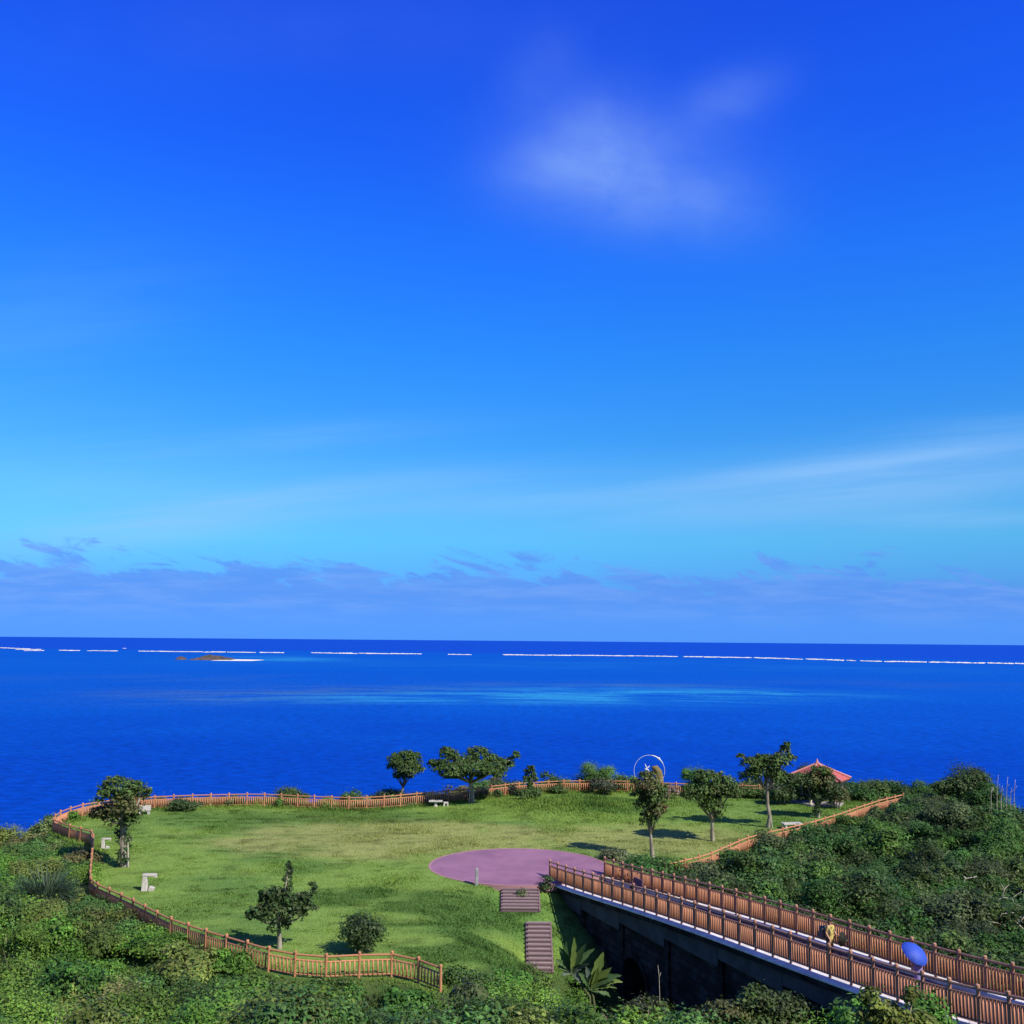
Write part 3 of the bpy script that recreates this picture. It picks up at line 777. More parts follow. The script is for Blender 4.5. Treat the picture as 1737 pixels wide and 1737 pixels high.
def grass():
    """short blades over the lawn, longer in the rough patches"""
    rng = np.random.default_rng(5); N = 620000
    x0, y0 = LAWN.min(0) - 3; x1, y1 = LAWN.max(0)
    X = rng.uniform(x0, x1, N); Y = rng.uniform(y0, y1, N)
    d = sdist(LAWN, X, Y); s, t = bridge_st(X, Y)
    ok = ((d < 0.3) | ((d < 3.2) & (Y < 70) & (t < -1))) & ~in_plaza(X, Y, 0.25) & ~((t > -0.3) & (t < 4.3) & (s > -2.5)) & ~stair_mask(X, Y)
    X, Y, d = X[ok], Y[ok], d[ok]
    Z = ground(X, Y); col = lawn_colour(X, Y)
    tuft = vnoise(X, Y * 1.6, 1.3, 12); rough = vnoise(X, Y, 4.0, 22)
    mnd = np.exp(-(((X - MOUND.x) / 5.5) ** 2 + ((Y - MOUND.y) / 3.6) ** 2))
    edge = np.exp(-(np.minimum(-d, 6) / 0.8) ** 2)
    lum = col.mean(1)
    h = 0.04 + 0.045 * sst(.6, .85, tuft) + 0.05 * sst(.5, .8, rough) + 0.34 * mnd + 0.22 * edge * (Y > 75) + 0.07 * sst(.11, .07, lum)
    h *= rng.uniform(0.5, 1.4, len(X))
    w = rng.uniform(0.025, 0.055, len(X)) * (0.7 + 2.0 * h)
    a = rng.uniform(0, 6.283, len(X)); lx = rng.normal(size=len(X)) * 0.45 * h; ly = rng.normal(size=len(X)) * 0.45 * h
    V = np.stack([np.stack([X - np.cos(a) * w, Y - np.sin(a) * w, Z - 0.02], 1), np.stack([X + np.cos(a) * w, Y + np.sin(a) * w, Z - 0.02], 1), np.stack([X + lx, Y + ly, Z + h], 1)], 1).reshape(-1, 3)
    c = col * rng.uniform(0.82, 1.2, (len(X), 1)) * (1 + rng.normal(size=(len(X), 3)) * 0.06)
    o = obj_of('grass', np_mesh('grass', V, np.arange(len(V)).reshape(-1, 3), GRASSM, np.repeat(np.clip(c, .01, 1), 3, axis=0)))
    tag(o, 'mown grass with longer tufts over the lawn', kind='stuff')


# ------------------------------------------------------------------ fences
def resample(pts, step):
    pts = [Vector((p[0], p[1])) for p in pts]; out = [pts[0]]; acc = 0.0
    tot = sum((b - a).length for a, b in zip(pts, pts[1:])); n = max(1, round(tot / step)); step = tot / n
    for a, b in zip(pts, pts[1:]):
        L = (b - a).length; pos = 0.0
        while acc + (L - pos) >= step - 1e-6:
            pos += step - acc; acc = 0.0; out.append(a + (b - a) * (pos / L))
        acc += L - pos
    return out


def post_mesh(h, r, mt, name='post'):
    mb = MB(); mb.lathe([(r, -0.4), (r, h - 0.14), (r * 1.0, h - 0.135), (r * 1.18, h - 0.12), (r * 1.18, h - 0.03), (r * 0.8, h)], n=10)
    return mb.mesh(name, mt, False)


def fence(label, P, h, rpost, npick, mw, mr, group, pick_w=0.088, lift=0.09):
    """P: 3D feet of the posts. parts: post (each), handrail, middle_rail, bottom_rail (one each per run), picket_panel (one per bay)"""
    root = empty('fence', P[0], label, 'fence', group); O = Vector(P[0])
    pm = post_mesh(h, rpost, mr)
    for p in P:
        o = obj_of('post', pm, root, Vector(p) - O)
        o.rotation_euler = (random.uniform(-.012, .012), random.uniform(-.012, .012), random.uniform(0, 6))
    rel = [Vector(p) - O for p in P]
    for nm, zz, rr in (('handrail', h - 0.17, 0.052), ('middle_rail', h - 0.42, 0.042), ('bottom_rail', lift + 0.06, 0.04)):
        mb = MB()
        for a, b in zip(rel, rel[1:]):
            mb.tube([a + Vector((0, 0, zz)), b + Vector((0, 0, zz))], rr, 7)
        mb.build(nm, mr, root, False)
    for a, b in zip(rel, rel[1:]):
        mb = MB(); e = (b - a); ang = math.atan2(e.y, e.x)
        np_ = npick if isinstance(npick, int) else npick(a + O)
        for i in range(np_):
            f = (i + 1) / (np_ + 1); c = a + e * f
            zb, zt = c.z + lift + 0.02, c.z + h - 0.4
            zt += random.uniform(-.008, .008)
            mb.tube([(c.x, c.y, zb), (c.x, c.y, zt)], pick_w * 0.5 * random.uniform(.93, 1.06), 8)
        mb.build('picket_panel', mw, root, True)
    return root


def lawn_fences():
    P3 = lambda pts: [Vector((p.x, p.y, gz(p.x, p.y))) for p in pts]
    g = 'timber fences round the lawn'
    fence('brown picket fence along the near left edge of the lawn above the scrub', P3(resample(W_FRONT, 1.62)), POST_H, 0.07, lambda p: 6 if p.x > -14 else 8, M_WOOD, M_WOOD, g)
    fence('pinkish picket fence along the far cliff edge behind the lawn trees', P3(resample(W_BACK, 1.62)[1:]), POST_H, 0.07, lambda p: 10 if p.x < -27 else 7, M_WOOD, M_WOOD, g)
    fence('orange picket fence climbing from the bridge to the right beside dense scrub', P3(resample(W_RIGHT, 1.62)), POST_H, 0.07, 8, M_WOOD, M_WOOD, g)


# ------------------------------------------------------------------ bridge
_by = [(931.6, 1493.5), (1003, 1518.5), (1070, 1538.5), (1130, 1560), (1197, 1580.6), (1249, 1598.5), (1300, 1618), (1340, 1636), (1370.6, 1648.5), (1440.7, 1671), (1480, 1684), (1564, 1709.5), (1611.7, 1724.5), (1656.6, 1738.5), (1712, 1756)]


def deck_profile():
    S, Z = [], []
    for kk in range(0, 30):
        x = 868.5 + (63.1 + 12.22 * kk) / (1 - 0.01743 * kk); dd = 70.6 * (1 - 0.01743 * kk)
        y = float(np.interp(x, [a for a, _ in _by], [b for _, b in _by]))
        S.append(kk * PITCHB); Z.append(at_depth(x, y, dd).z)
    cf = np.polyfit(S, Z, 4)
    return lambda s: float(np.polyval(cf, min(max(s, 0), 38.5))) + max(0, s - 38.5) * float(np.polyval(np.polyder(cf), 38.5))


DZ = deck_profile()
S_END = 52.0


def B(s, t, z=0.0):
    p = BL0 + BDIR * s + BNRM * t
    return Vector((p.x, p.y, z))


def bridge():
    root = empty('footbridge', B(0, 2, DZ(0)), 'concrete footbridge with a dark shaded side wall, rising from the purple plaza', 'bridge')
    O = Vector(root.location)
    ss = [i * 0.5 for i in range(-1, int(S_END * 2) + 1)]
    def strip(name, t0, t1, dz0, dz1, mt):
        mb = MB(); vs = []; fs = []
        for s in ss:
            z = DZ(s)
            for (t, dz) in ((t0, dz0), (t0, dz1), (t1, dz1), (t1, dz0)): vs.append(B(s, t, z + dz) - O)
        n = len(ss)
        for i in range(n - 1):
            for j in range(4): a = i * 4 + j; b = i * 4 + (j + 1) % 4; fs.append((a, b, b + 4, a + 4))
        fs += [(0, 1, 2, 3), tuple(range((n - 1) * 4, n * 4))[::-1]]
        mb.add(vs, fs); return mb.build(name, mt, root)
    strip('deck', 0.28, 3.72, -0.4, -0.12, M_DECK)
    strip('kerb', -0.48, 0.28, -0.075, 0.0, M_KERB); strip('kerb', 3.72, 4.2, -0.13, 0.0, M_KERB)
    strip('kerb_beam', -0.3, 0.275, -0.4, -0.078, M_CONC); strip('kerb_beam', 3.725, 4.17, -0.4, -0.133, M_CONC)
    # side beams whose undersides stay level bay by bay
    for tt, nm in (((-0.12, 0.1), 'side_beam'), ((3.9, 4.12), 'side_beam')):
        mb = MB(); s0 = 0.0; bay = 5.3
        while s0 < S_END:
            s1 = min(S_END, s0 + bay - 0.03); zb = DZ(s0) - 0.4 - 0.62
            vs = []
            for s in (s0, (s0 + s1) / 2, s1):
                for t in tt: vs += [B(s, t, DZ(s) - 0.402) - O, B(s, t, zb) - O]
            fs = [(0, 1, 5, 4), (4, 5, 9, 8), (2, 6, 7, 3), (6, 10, 11, 7), (0, 2, 3, 1), (8, 9, 11, 10), (1, 3, 7, 5), (5, 7, 11, 9)]
            mb.add(vs, fs); s0 += bay
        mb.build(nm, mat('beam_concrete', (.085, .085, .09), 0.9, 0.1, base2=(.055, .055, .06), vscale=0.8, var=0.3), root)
    # walls with the arched opening
    sa, ra, za = 12.0, 1.5, 35.3
    mb = MB(); cols = sorted(set([i * 0.5 for i in range(0, int(S_END * 2) + 1)] + [sa - ra + i * 0.2 for i in range(17)]))
    bot = []
    for s in cols:
        p = B(s, 2); zb = gz(p.x, p.y) - 1.5
        if abs(s - sa) < ra - 1e-4: zb = max(zb, za + math.sqrt(ra * ra - (s - sa) ** 2))
        bot.append(zb)
    vs = []; fs = []
    for s, zb in zip(cols, bot):
        zt = DZ(s) - 0.401
        vs += [B(s, 0.12, zb) - O, B(s, 0.12, zt) - O, B(s, 3.88, zb) - O, B(s, 3.88, zt) - O]
    for i in range(len(cols) - 1):
        a, b = 4 * i, 4 * (i + 1)
        fs += [(a, a + 1, b + 1, b), (a + 2, b + 2, b + 3, a + 3), (a, b, b + 2, a + 2)]
    fs += [(0, 2, 3, 1)]
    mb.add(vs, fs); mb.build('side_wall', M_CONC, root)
    # arch surround and pilasters
    mb = MB(); n = 14; vs = []; fs = []
    for i in range(n + 1):
        a = math.pi * i / n
        for r_ in (ra, ra + 0.3):
            for t in (0.02, 0.13): vs.append(B(sa + r_ * math.cos(a), t, za + r_ * math.sin(a)) - O)
    for i in range(n):
        a, b = 4 * i, 4 * (i + 1); fs += [(a, b, b + 2, a + 2), (a + 2, b + 2, b + 3, a + 3), (a, a + 1, b + 1, b)]
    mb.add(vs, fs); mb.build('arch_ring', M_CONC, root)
    s0 = 5.3
    while s0 < 45:
        p = B(s0, 0); zb = gz(p.x, p.y) - 1; zt = DZ(s0) - 1.0
        mb = MB(); c = B(s0, 0.06, (zb + zt) / 2) - O; mb.box(c, (0.45, 0.14, zt - zb), math.atan2(BDIR.y, BDIR.x)); mb.build('pilaster', M_CONC, root)
        s0 += 5.3
    # fences on the kerbs
    g = 'timber fences on the footbridge'
    PL = [B(i * PITCHB, 0.04, DZ(i * PITCHB)) for i in range(0, 37)]
    PR = [B(i * PITCHB + 0.54, 3.98, DZ(i * PITCHB + 0.54)) for i in range(0, 37)]
    fence('brown picket fence on the nearer kerb of the footbridge, above the dark wall', PL, 1.4, 0.066, 7, M_WOODB, M_RAILD, g, 0.09)
    fence('brown picket fence on the farther kerb of the footbridge, against green scrub', PR, 1.4, 0.066, 7, M_WOODB, M_RAILD, g, 0.09)


# ------------------------------------------------------------------ stairs
STAIRS = []


def stair_def():
    a = hit(881, 1501, lambda x, y: zl0(y) + .05)
    STAIRS.append(dict(x=0.75, y=PLZ.y - PLZ_R * PLZ_E + 0.45, w=2.3, n=8, run=0.36, rise=0.115, z=zl0(69.9) + 0.02))
    z2 = STAIRS[0]['z'] - 8 * 0.115
    STAIRS.append(dict(x=1.85, y=STAIRS[0]['y'] - 8 * 0.36 - 1.7, w=1.35, n=11, run=0.36, rise=0.16, z=z2 - 0.25))
stair_def()


def stair_mask(X, Y):
    m = np.zeros(X.shape, bool)
    for st in STAIRS:
        m |= (np.abs(X - st['x']) < st['w'] / 2 + 0.1) & (Y < st['y'] + 0.1) & (Y > st['y'] - st['n'] * st['run'] - 0.1)
    return m


_ground0 = ground


def ground(X, Y):      # the stairs are cut into the slope
    z = _ground0(X, Y); X = np.asarray(X, float); Y = np.asarray(Y, float)
    for st in STAIRS:
        L = st['n'] * st['run']; f = np.clip((st['y'] - Y) / L, 0, 1); zz = st['z'] - f * st['n'] * st['rise'] - 0.16
        wx = 1 - sst(st['w'] / 2 + 0.1, st['w'] / 2 + 0.9, np.abs(X - st['x'])); wy = sst(st['y'] + 0.35, st['y'] - 0.05, Y) * 1.0 * (1 - sst(0.1, 1.2, st['y'] - L - Y))
        wy = np.where(Y > st['y'] + 0.3, 0, wy)
        z = z + (zz - z) * wx * np.clip(wy, 0, 1)
    return z


def stairs():
    lab = ['short flight of purplish timber steps down from the plaza', 'lower flight of purplish timber steps beside the bridge wall']
    for st, lb in zip(STAIRS, lab):
        root = empty('stairs', (st['x'], st['y'], st['z']), lb, 'stairs', 'timber steps beside the bridge')
        for i in range(st['n']):
            y0 = -i * st['run']; z0 = -i * st['rise']
            mb = MB(); mb.box((random.uniform(-.03, .03), y0 - st['run'] / 2 + 0.02, z0 - 0.06), (st['w'], st['run'] + 0.02, 0.1)); mb.build('tread', M_STEP, root)
            mb = MB(); mb.tube([(-st['w'] / 2 - 0.08, y0 - st['run'] + 0.03, z0 - 0.02), (st['w'] / 2 + 0.08, y0 - st['run'] + 0.03, z0 - 0.02)], 0.065, 8); mb.box((0, y0 - st['run'] + 0.05, z0 - 0.16), (st['w'], 0.05, 0.14)); mb.build('edge_log', M_STEPD, root)
        for sx in (-1, 1):
            mb = MB(); L = st['n'] * st['run']; D = st['n'] * st['rise']
            mb.tube([(sx * (st['w'] / 2 + 0.07), 0.1, -0.08), (sx * (st['w'] / 2 + 0.07), -L, -D - 0.08)], 0.08, 8); mb.build('side_log', M_STEPD, root)


# ------------------------------------------------------------------ pavilion, furniture, sculpture
def pavilion():
    g = on_ground(1388, 1361); d = (g - CPOS).dot(CF); s = d / FPX
    apex = at_depth(1383, 1296, d).z - g.z; eave = at_depth(1390, 1320, d).z - g.z; R = 55 * s
    root = empty('pavilion', g, 'open garden pavilion with a pink tiled hexagonal roof behind the trees', 'pavilion')
    n = 6; a0 = RAD(-90 - 34)
    cor = [(math.cos(a0 + i * math.pi / 3), math.sin(a0 + i * math.pi / 3)) for i in range(n)]
    mb = MB()
    steps = 14
    for i in range(n):
        (x0, y0), (x1, y1) = cor[i], cor[(i + 1) % n]
        # stepped tile courses
        for j in range(steps):
            f0, f1 = j / steps, (j + 1) / steps
            zA = lambda f: eave + (apex - eave) * (f ** 1.08)
            r0, r1 = R * (1 - f0), R * (1 - f1)
            lift = 0.035
            mb.add([(x0 * r0, y0 * r0, zA(f0) + lift), (x1 * r0, y1 * r0, zA(f0) + lift), (x1 * r1, y1 * r1, zA(f1)), (x0 * r1, y0 * r1, zA(f1)), (x0 * r0, y0 * r0, zA(f0)), (x1 * r0, y1 * r0, zA(f0))], [(0, 1, 2, 3), (4, 5, 1, 0)])
    roof = mb.build('roof', M_ROOF, root)
    mb = MB()
    for x, y in cor:
        mb.tube([(x * R * 1.02, y * R * 1.02, eave + 0.08), (x * R * .5, y * R * .5, eave + (apex - eave) * .48 + .08), (0, 0, apex + 0.05)], [0.1, 0.09, 0.09], 6)
    mb.build('ridge_tiles', M_RIDGE, roof)
    mb = MB(); mb.lathe([(0.16, apex), (0.2, apex + 0.12), (0.09, apex + 0.2), (0.1, apex + 0.28), (0.02, apex + 0.45)], n=10); mb.build('finial', M_RIDGE, roof)
    mb = MB()
    for i in range(n):
        (x0, y0), (x1, y1) = cor[i], cor[(i + 1) % n]
        mb.add([(x0 * R, y0 * R, eave), (x1 * R, y1 * R, eave), (x1 * R * .97, y1 * R * .97, eave - 0.2), (x0 * R * .97, y0 * R * .97, eave - 0.2), (0, 0, eave - 0.2)], [(0, 1, 2, 3), (3, 2, 4)])
    mb.build('eaves_board', M_DARKW, root)
    cm = mat('column_plaster', (.5, .42, .36), 0.8, 0.2, var=0.15)
    for x, y in cor:
        mb = MB(); mb.lathe([(0.17, -0.2), (0.17, 0.2), (0.13, 0.22), (0.13, eave - 0.15)], (x * R * .72, y * R * .72, 0), 12); mb.build('column', cm, root)
    mb = MB(); mb.lathe([(R * .86, -0.3), (R * .86, 0.1)], n=6); mb.build('floor_slab', M_GREY, root)
    mb = MB()
    for i in (1, 2, 3):
        (x0, y0), (x1, y1) = cor[i], cor[(i + 1) % n]
        c = ((x0 + x1) / 2 * R * .66, (y0 + y1) / 2 * R * .66, 0.42); mb.box(c, (R * .6, 0.42, 0.08), math.atan2(y1 - y0, x1 - x0)); mb.box((c[0], c[1], 0.24), (R * .55, 0.12, 0.3), math.atan2(y1 - y0, x1 - x0))
        mb.box((c[0] * 1.08, c[1] * 1.08, 0.75), (R * .6, 0.06, 0.55), math.atan2(y1 - y0, x1 - x0))
    mb.build('bench_seat', M_DARKW, root)


def slab_bench(name, label, base, w, h, dep, cat, group=None, rz=0.0, back=False, ped=False):
    g = on_ground(*base); root = empty(name, g, label, cat, group, rz)
    def bev(mb, nm):
        o = mb.build(nm, M_STONE, root); b = o.modifiers.new('bevel', 'BEVEL'); b.width = 0.02; b.segments = 2; return o
    mb = MB(); mb.box((0, 0, h - 0.06), (w, dep, 0.12)); bev(mb, 'top')
    if ped:
        mb = MB(); mb.lathe([(0.2, -0.1), (0.2, 0.05), (0.14, 0.1), (0.14, h - 0.13)], n=12); bev(mb, 'pedestal')
    else:
        for sx in (-1, 1):
            mb = MB(); mb.box((sx * w * 0.36, 0, (h - 0.12) / 2 - 0.06), (0.16, dep * 0.8, h - 0.12 + 0.118)); bev(mb, 'leg')
    if back:
        mb = MB(); mb.box((0, dep / 2 - 0.06, h + 0.16), (w * .96, 0.1, 0.32)); bev(mb, 'backrest')
    return root


def gamma_stone(label, base, sc, rz):
    g = on_ground(*base); root = empty('stone_sculpture', g, label, 'sculpture', 'white stone sculptures', rz)
    def bev(mb, nm):
        o = mb.build(nm, M_STONE, root); b = o.modifiers.new('bevel', 'BEVEL'); b.width = 0.03; b.segments = 2
    z = lambda v: v * sc
    mb = MB(); mb.add([(z(-.46), z(-.16), -0.1), (z(-.06), z(-.16), -0.1), (z(-.06), z(.16), -0.1), (z(-.46), z(.16), -0.1), (z(-.4), z(-.14), z(.9)), (z(-.12), z(-.14), z(.9)), (z(-.12), z(.14), z(.9)), (z(-.4), z(.14), z(.9))],
                      [(3, 2, 1, 0), (4, 5, 6, 7), (0, 1, 5, 4), (1, 2, 6, 5), (2, 3, 7, 6), (3, 0, 4, 7)]); bev(mb, 'pillar')
    mb = MB(); mb.box((z(.02), 0, z(.985)), (z(.9), z(.3), z(.165))); mb.box((z(.4), 0, z(.86)), (z(.16), z(.26), z(.09))); bev(mb, 'arm')
    mb = MB(); mb.box((z(.18), 0, z(.1)), (z(.36), z(.3), z(.3)), m=Matrix.Rotation(0.3, 3, 'Y')); bev(mb, 'foot_block')


def ring_sculpture():
    d = 103.0; c = at_depth(1101.5, 1307.5, d); r = 26 * d / FPX
    g = Vector((c.x, c.y, gz(c.x, c.y)))
    root = empty('ring_sculpture', g, 'thin white ring sculpture with a star inside, standing above the back fence', 'sculpture')
    h = c.z - g.z
    mb = MB(); pts = [(r * math.cos(a), 0, h + r * math.sin(a)) for a in [2 * math.pi * i / 48 for i in range(49)]]
    mb.tube(pts, 0.019, 8, False); mb.build('ring', M_STEEL, root, True)
    mb = MB(); mb.ellipsoid((r * math.cos(.9), 0, h + r * math.sin(.9)), (.14, .14, .14), 12, 8); mb.build('ball', M_STEEL, root, True)
    mb = MB(); pts = [(r * 1.0 * math.cos(a), 0, h + r * 1.0 * math.sin(a)) for a in [.45 + .07 * i for i in range(15)]]; mb.tube(pts, [0.04 + 0.03 * math.sin(math.pi * i / 14) for i in range(15)], 8); mb.build('thick_arc', M_STEEL, root, True)
    mb = MB(); cx, cz = -0.25, h + 0.22
    for a, L in ((1.95, .52), (.75, .42), (-.9, .5), (-2.2, .5), (3.3, .25)):
        mb.tube([(cx, 0, cz), (cx + L * .5 * math.cos(a), 0.03, cz + L * .5 * math.sin(a)), (cx + L * math.cos(a), 0, cz + L * math.sin(a))], [.07, .055, .01], 7)
    mb.build('star', M_STEEL, root, True)
    mb = MB(); mb.tube([(cx, 0, cz), (cx + .05, 0, h - r)], 0.02, 6); mb.build('star_support', M_STEEL, root)
    mb = MB(); mb.lathe([(0.5, -0.3), (0.5, 0.25), (0.35, 0.3), (0.3, h - r + 0.03)], n=14); mb.build('plinth', M_GREY, root)
    d2 = 104.0; p = at_depth(1118, 1338, d2); g2 = Vector((p.x, p.y, gz(p.x, p.y)))
    rt = empty('standing_stone', g2, 'olive brown weathered stone standing inside the white ring by the back fence', 'rock')
    ht = at_depth(1118, 1300, d2).z - g2.z
    mb = MB(); mb.tube([(0.1, 0, -.2), (0.05, 0, ht * .4), (-.05, 0, ht * .8), (-.35, 0, ht * .93), (-.75, 0, ht * .95)], [.55, .45, .4, .32, .12], 9); mb.build('stone', mat('olive_rock', (.2, .16, .07), 0.9, 0.1, base2=(.12, .11, .05), vscale=2.5, bump=0.6), rt, True)


def marker_post():
    g = on_ground(808.5, 1502); root = empty('marker_post', g, 'pale grey marker post at the front edge of the purple plaza', 'post')
    mb = MB(); mb.box((0, 0, 0.45), (0.2, 0.2, 1.2)); o = mb.build('shaft', mat('marker_stone', (.3, .32, .33), 0.8, 0.2, base2=(.2, .22, .23), vscale=3), root); b = o.modifiers.new('bevel', 'BEVEL'); b.width = 0.025
    mb = MB(); mb.add([(-.1, -.1, 1.052), (.1, -.1, 1.052), (.1, .1, 1.052), (-.1, .1, 1.052), (0, 0, 1.14)], [(0, 1, 4), (1, 2, 4), (2, 3, 4), (3, 0, 4)]); mb.build('cap', M_GREY, root)


# ------------------------------------------------------------------ people
def skin_obj(name, V, E, R, mt, parent, root=0, sub=2):
    me = bpy.data.meshes.new(name); me.from_pydata([tuple(v) for v in V], E, []); me.update(); me.materials.append(mt)
    o = obj_of(name, me, parent)
    md = o.modifiers.new('skin', 'SKIN'); md.use_smooth_shade = True
    for i, sv in enumerate(me.skin_vertices[0].data):
        r = R[i]; sv.radius = (r, r) if not isinstance(r, tuple) else r; sv.use_root = (i == root)
    s = o.modifiers.new('sub', 'SUBSURF'); s.levels = sub; s.render_levels = sub
    return o


def person(label, loc, rz, skin, shirt, legs, hairc, H=1.62, arms=None, shirt_hem=0.62, bent=0.0, long_dress=False):
    """one continuous body with clothing and hair as children; local +x is the way the person faces"""
    k = H / 1.7
    root = empty('person', loc, label, 'person', 'people on the footbridge', rz)
    V, E, R = [], [], []
    def add(p, r, par=None):
        V.append(Vector(p) * k); R.append(r * k if not isinstance(r, tuple) else tuple(q * k for q in r)); i = len(V) - 1
        if par is not None: E.append((par, i))
        return i
    pel = add((0, 0, .93), (.13, .12)); bel = add((0.01, 0, 1.08), (.12, .11), pel); che = add((.03 + bent * .5, 0, 1.28), (.13, .14), bel)
    nk0 = add((.04 + bent, 0, 1.43), .07, che); nk = add((.05 + bent, 0, 1.5), .052, nk0); hd0 = add((.07 + bent, 0, 1.58), .085, nk); hd = add((.07 + bent, 0, 1.665), .075, hd0)
    arms = arms or [((.02, .24, 1.16), (.12, .26, .95)), ((.02, -.24, 1.16), (.12, -.26, .95))]
    for sd, (el, wr) in zip((1, -1), arms):
        sh = add((.03 + bent * .8, sd * .185, 1.38), .062, che); e_ = add(el, .043, sh); w_ = add(wr, .03, e_)
        dv = (Vector(wr) - Vector(el)).normalized(); pl = Vector(wr) + dv * .075; p_ = add(pl, .034, w_)
        sidev = Vector((-dv.y, dv.x, 0)); sidev = sidev.normalized() if sidev.length > .1 else Vector((0, 1, 0))
        for q, ln in zip((-.03, -.01, .01, .03), (.065, .08, .075, .055)):
            f1 = pl + dv * .035 + sidev * q; a_ = add(f1, .0095, p_); add(f1 + dv * ln * .7 + Vector((0, 0, -.03)), .008, a_)
        th = add(Vector(wr) + dv * .045 + sidev * .05, .011, w_); add(Vector(wr) + dv * .085 + sidev * .062, .009, th)
    for sd in (1, -1):
        hp = add((0, sd * .09, .88), .095, pel); kn = add((.03 * sd + .02, sd * .1, .49), .06, hp); an = add((.05 * sd, sd * .1, .09), .042, kn); add((.05 * sd + .16, sd * .11, .035), .035, an)
    body = skin_obj('body', V, E, R, skin, root, 0)
    # face: nose, eyes, mouth as raised shapes on the head
    mb = MB(); hx = (.07 + bent) * k; mb.ellipsoid((hx + .088 * k, 0, 1.6 * k), (.018 * k, .014 * k, .022 * k), 8, 6); mb.build('nose', skin, root, True)
    em = mat('eye', (.03, .02, .02), 0.3, 0.5)
    for sd in (1, -1):
        mb = MB(); mb.ellipsoid((hx + .075 * k, sd * .032 * k, 1.625 * k), (.012 * k, .013 * k, .008 * k), 8, 6); mb.build('eye', em, root, True)
        mb = MB(); mb.ellipsoid((hx - .0 * k, sd * .088 * k, 1.605 * k), (.02 * k, .01 * k, .032 * k), 8, 6); mb.build('ear', skin, root, True)
    mb = MB(); mb.ellipsoid((hx + .08 * k, 0, 1.558 * k), (.01 * k, .026 * k, .006 * k), 8, 6); mb.build('mouth', mat('lips', (.35, .12, .1), 0.6, 0.2), root, True)
    # hair
    mb = MB(); mb.ellipsoid((hx - .018 * k, 0, 1.65 * k), (.103 * k, .1 * k, .095 * k), 14, 9); mb.ellipsoid((hx - .06 * k, 0, 1.59 * k), (.06 * k, .088 * k, .1 * k), 12, 8); mb.build('hair', hairc, root, True)
    # shirt (torso and upper sleeves)
    V, E, R = [], [], []
    if long_dress:
        a = add((.01, 0, .98), (.16, .17)); b_ = add((.0, 0, .7), (.19, .2), a); c_ = add((0, 0, .38), (.22, .23), b_)
    else:
        a = add((.01, 0, 1.0), (.155, .165)); b_ = add((.0, 0, shirt_hem), (.165, .175), a)
    c0 = add((.03 + bent * .5, 0, 1.28), (.15, .165), a); n0 = add((.04 + bent, 0, 1.43), .085, c0)
    for sd, (el, wr) in zip((1, -1), arms):
        s0 = add((.03 + bent * .8, sd * .185, 1.385), .08, c0); mid = Vector((.03 + bent * .8, sd * .185, 1.385)).lerp(Vector(el), .75); add(mid, .068, s0)
    skin_obj('dress' if long_dress else 'shirt', V, E, R, shirt, root, 0)
    if not long_dress:
        V, E, R = [], [], []
        p0 = add((0, 0, .94), (.15, .15))
        for sd in (1, -1):
            hp = add((0, sd * .09, .86), .105, p0); kn = add((.03 * sd + .02, sd * .1, .49), .078, hp); add((.05 * sd, sd * .1, .12), .06, kn)
        skin_obj('trousers', V, E, R, legs, root, 0)
    for sd in (1, -1):
        mb = MB(); mb.ellipsoid(((.05 * sd + .07) * k, sd * .105 * k, .045 * k), (.14 * k, .055 * k, .05 * k), 12, 7); mb.build('shoe', legs, root, True)
    return root


def umbrella(label, grip, tip, R, depth, mt, n=8):
    """grip and tip: world points of the shaft's ends"""
    g = Vector(grip); ax = Vector(tip) - g; L = ax.length
    root = bpy.data.objects.new('umbrella', None); link(root); tag(root, label, 'umbrella', 'open umbrellas')
    root.location = g; root.rotation_mode = 'QUATERNION'; root.rotation_quaternion = ax.to_track_quat('Z', 'Y')
    mb = MB(); vs = [(0, 0, L - 0.03)]; fs = []; K = 6
    for i in range(1, K + 1):
        f = i / K
        for j in range(n * 4):
            a = 2 * math.pi * j / (n * 4); sag = 1 - 0.05 * f * (0.5 - 0.5 * math.cos(a * n))
            r = R * math.sin(f * 1.25) / math.sin(1.25) * sag; z = L - 0.03 - depth * (1 - math.cos(f * 1.25)) / (1 - math.cos(1.25))
            vs.append((r * math.cos(a), r * math.sin(a), z))
    m = n * 4
    for j in range(m): fs.append((0, 1 + j, 1 + (j + 1) % m))
    for i in range(K - 1):
        for j in range(m): fs.append((1 + i * m + j, 1 + (i + 1) * m + j, 1 + (i + 1) * m + (j + 1) % m, 1 + i * m + (j + 1) % m))
    mb.add(vs, fs); mb.build('canopy', mt, root)
    mb = MB(); mb.tube([(0, 0, 0.0), (0, 0, L + 0.05)], 0.008, 6); mb.build('shaft', M_STEEL, root)
    mb = MB(); mb.tube([(0, 0, 0.1), (0, 0, 0), (0.02, 0, -.05), (.05, 0, -.06), (.07, 0, -.03)], 0.014, 7); mb.build('handle', M_DARKW, root, True)
    for j in range(n):
        a = 2 * math.pi * j / n; mb = MB()
        mb.tube([(R * math.sin(f * 1.25) / math.sin(1.25) * .985 * math.cos(a), R * math.sin(f * 1.25) / math.sin(1.25) * .985 * math.sin(a), L - 0.045 - depth * (1 - math.cos(f * 1.25)) / (1 - math.cos(1.25))) for f in (0.02, .35, .7, 1)], 0.005, 5); mb.build('rib', M_STEEL, root)
    return root


